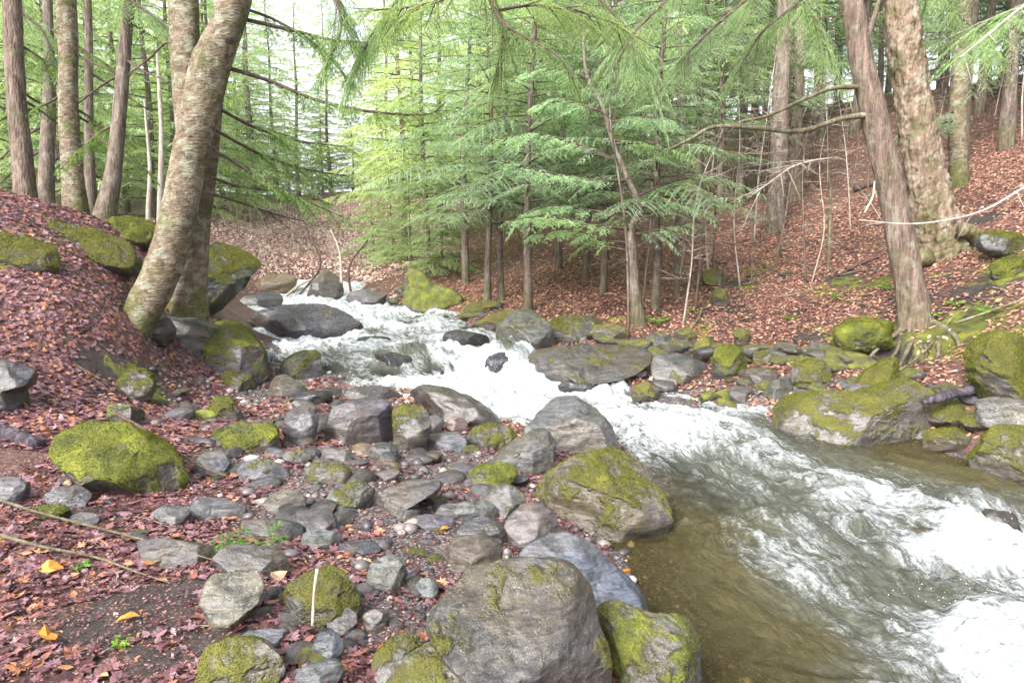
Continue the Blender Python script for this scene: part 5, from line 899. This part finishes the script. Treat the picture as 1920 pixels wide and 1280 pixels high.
# hemlock sprig lying on the slate, foreground
sp_o = hit(470, 1060)[1]; r = np.random.default_rng(5); qs = []
for (dx, dy, l) in [(-.25, .02, .20), (-.2, .1, .2), (.1, .12, .22), (.22, .06, .2), (-.1, .14, .18), (-.3, -.06, .16)]:
    q, _ = spray(np.array([0, 0, .05]), np.array([dx, dy, .1]), l, .15, .09, r, .018, 7, .022, .0028); qs.append(q)
e_ = link('hemlock_sprig', None, None, sp_o + [0, 0, .02], 'small sprig of green hemlock needles lying on the flat slate in the foreground', 'sprig')
link('needles', quads_mesh('needles', qs, M['needle']), e_, color=(.10, .20, .05))
V, F_ = merge([tube([(0, 0, .02), (.02, -.04, .03), (.03, -.12, .0)], [.003, .003, .003], 5, n=4), tube([(0, 0, .03), (-.08, .02, .05), (-.2, .03, .05)], [.003, .002, .001], 5, n=4), tube([(.02, -.03, .03), (.06, .03, .05), (.1, .1, .05)], [.003, .002, .001], 5, n=4)])
link('twig', np_mesh('twig', V, [F_], M['bone']), e_)
# ferns and small seedlings on the bank
def fern(px, py, s, lab):
    p = hit(px, py)[1]; r = np.random.default_rng(int(px)); qs = []
    for i in range(8):
        a = i * .8 + r.uniform(-.3, .3); q, _ = spray(np.zeros(3), np.array([math.cos(a), math.sin(a), .55]), s * r.uniform(.7, 1.1), .5, s * .22, r, .02, 4, .03, .006, .5); qs.append(q)
    link('fern', quads_mesh('fern', qs, M['needle']), None, p, lab, 'fern', color=(.13, .26, .04))
fern(1230, 610, .28, 'green fern tuft right of the crooked hemlock sapling base'); fern(1740, 600, .22, 'pale green fern tuft at the foot of the leaning reddish trunk'); fern(1410, 520, .16, 'tiny green plant on the leafy slope right of centre'); fern(1665, 545, .18, 'small green plant between the white stub and the leaning trunk')


for px, py, s_, lab in [(1570, 560, .14, 'tiny green seedling right of the white stub sapling'), (1480, 600, .12, 'tiny green seedling above the mossy stones at the slope foot'), (1850, 590, .2, 'green fern tuft on the mossy bank at the right edge'), (1790, 575, .16, 'small fern between the leaning trunk and the right edge'), (1300, 585, .12, 'tiny green plant on the leaves above the dark slab'), (150, 1065, .05, 'tiny pale green sprout by the second lichen twig'), (228, 1210, .04, 'tiny pale green sprout below the large orange leaf')]: fern(px, py, s_, lab)
random.seed(99)
for i in range(46):
    if i < 30: px, py = random.uniform(1150, 1900), random.uniform(430, 640)
    else: px, py = random.uniform(20, 620), random.uniform(620, 1250)
    a = random.uniform(-.5, .5) * (60 if i < 30 else 110); l = random.uniform(30, 90) * (1 if i < 30 else 1.4)
    gstick([(px, py, 2.4), (px + l * .5, py + a * .5 + random.uniform(-6, 6), 2.2), (px + l, py + a, 1.2)], random.choice(['twig', 'limb', 'dim']), 'thin dead twig, one of the many lying on the leaf litter', .02, name='fallen_twig', cat='twig')['group'] = 'dead twigs on the leaf litter'

# flying drops where the water breaks
r = np.random.default_rng(12); Vd, Fd, k_ = [], [], 0
for px, py, n_, sp in [(960, 715, 260, .28), (930, 700, 160, .2), (1830, 1060, 240, .22),  (1850, 1200, 160, .25), (1130, 748, 90, .2), (600, 632, 90, .3)]:
    p = ptW(px, py)
    for i in range(n_):
        c = p + np.array([r.normal() * sp, r.normal() * sp * .7, .06 + abs(r.normal()) * .13]); Vd.append(gi * r.uniform(.0008, .0028) * [1, 1, 1.4] + c); Fd.append(gf + k_); k_ += len(gi)
mw, nw = mat('spray'); gw = G(nw); gw.out(gw.bsdf((.75, .78, .8), .2, None, .5))
link('spray', np_mesh('spray', np.vstack(Vd), [np.vstack(Fd)], mw), kind='stuff', label='white drops flying above the breaking water')
# ---------------------------------------------------------------- haze: thin damp air in the valley
hb = bmesh.new(); bmesh.ops.create_cube(hb, size=1); hm = bpy.data.meshes.new('haze'); hb.to_mesh(hm); hb.free()
m_, n_ = mat('haze'); g_ = G(n_); pv = g_.add('ShaderNodeVolumePrincipled'); pv.inputs['Color'].default_value = (.95, .98, 1, 1); pv.inputs['Density'].default_value = .0006; pv.inputs['Anisotropy'].default_value = .2
o_ = g_.add('ShaderNodeOutputMaterial'); g_.L(pv.outputs[0], o_.inputs['Volume']); hm.materials.append(m_)
zlo = float(HH.min()) - 1; zhi = float(HH.max()) + 24
hz = link('haze', hm, None, (2.5, 29.5, (zlo + zhi) / 2), kind='stuff', label='thin pale damp air filling the wooded valley'); hz.scale = (92, 98, zhi - zlo)
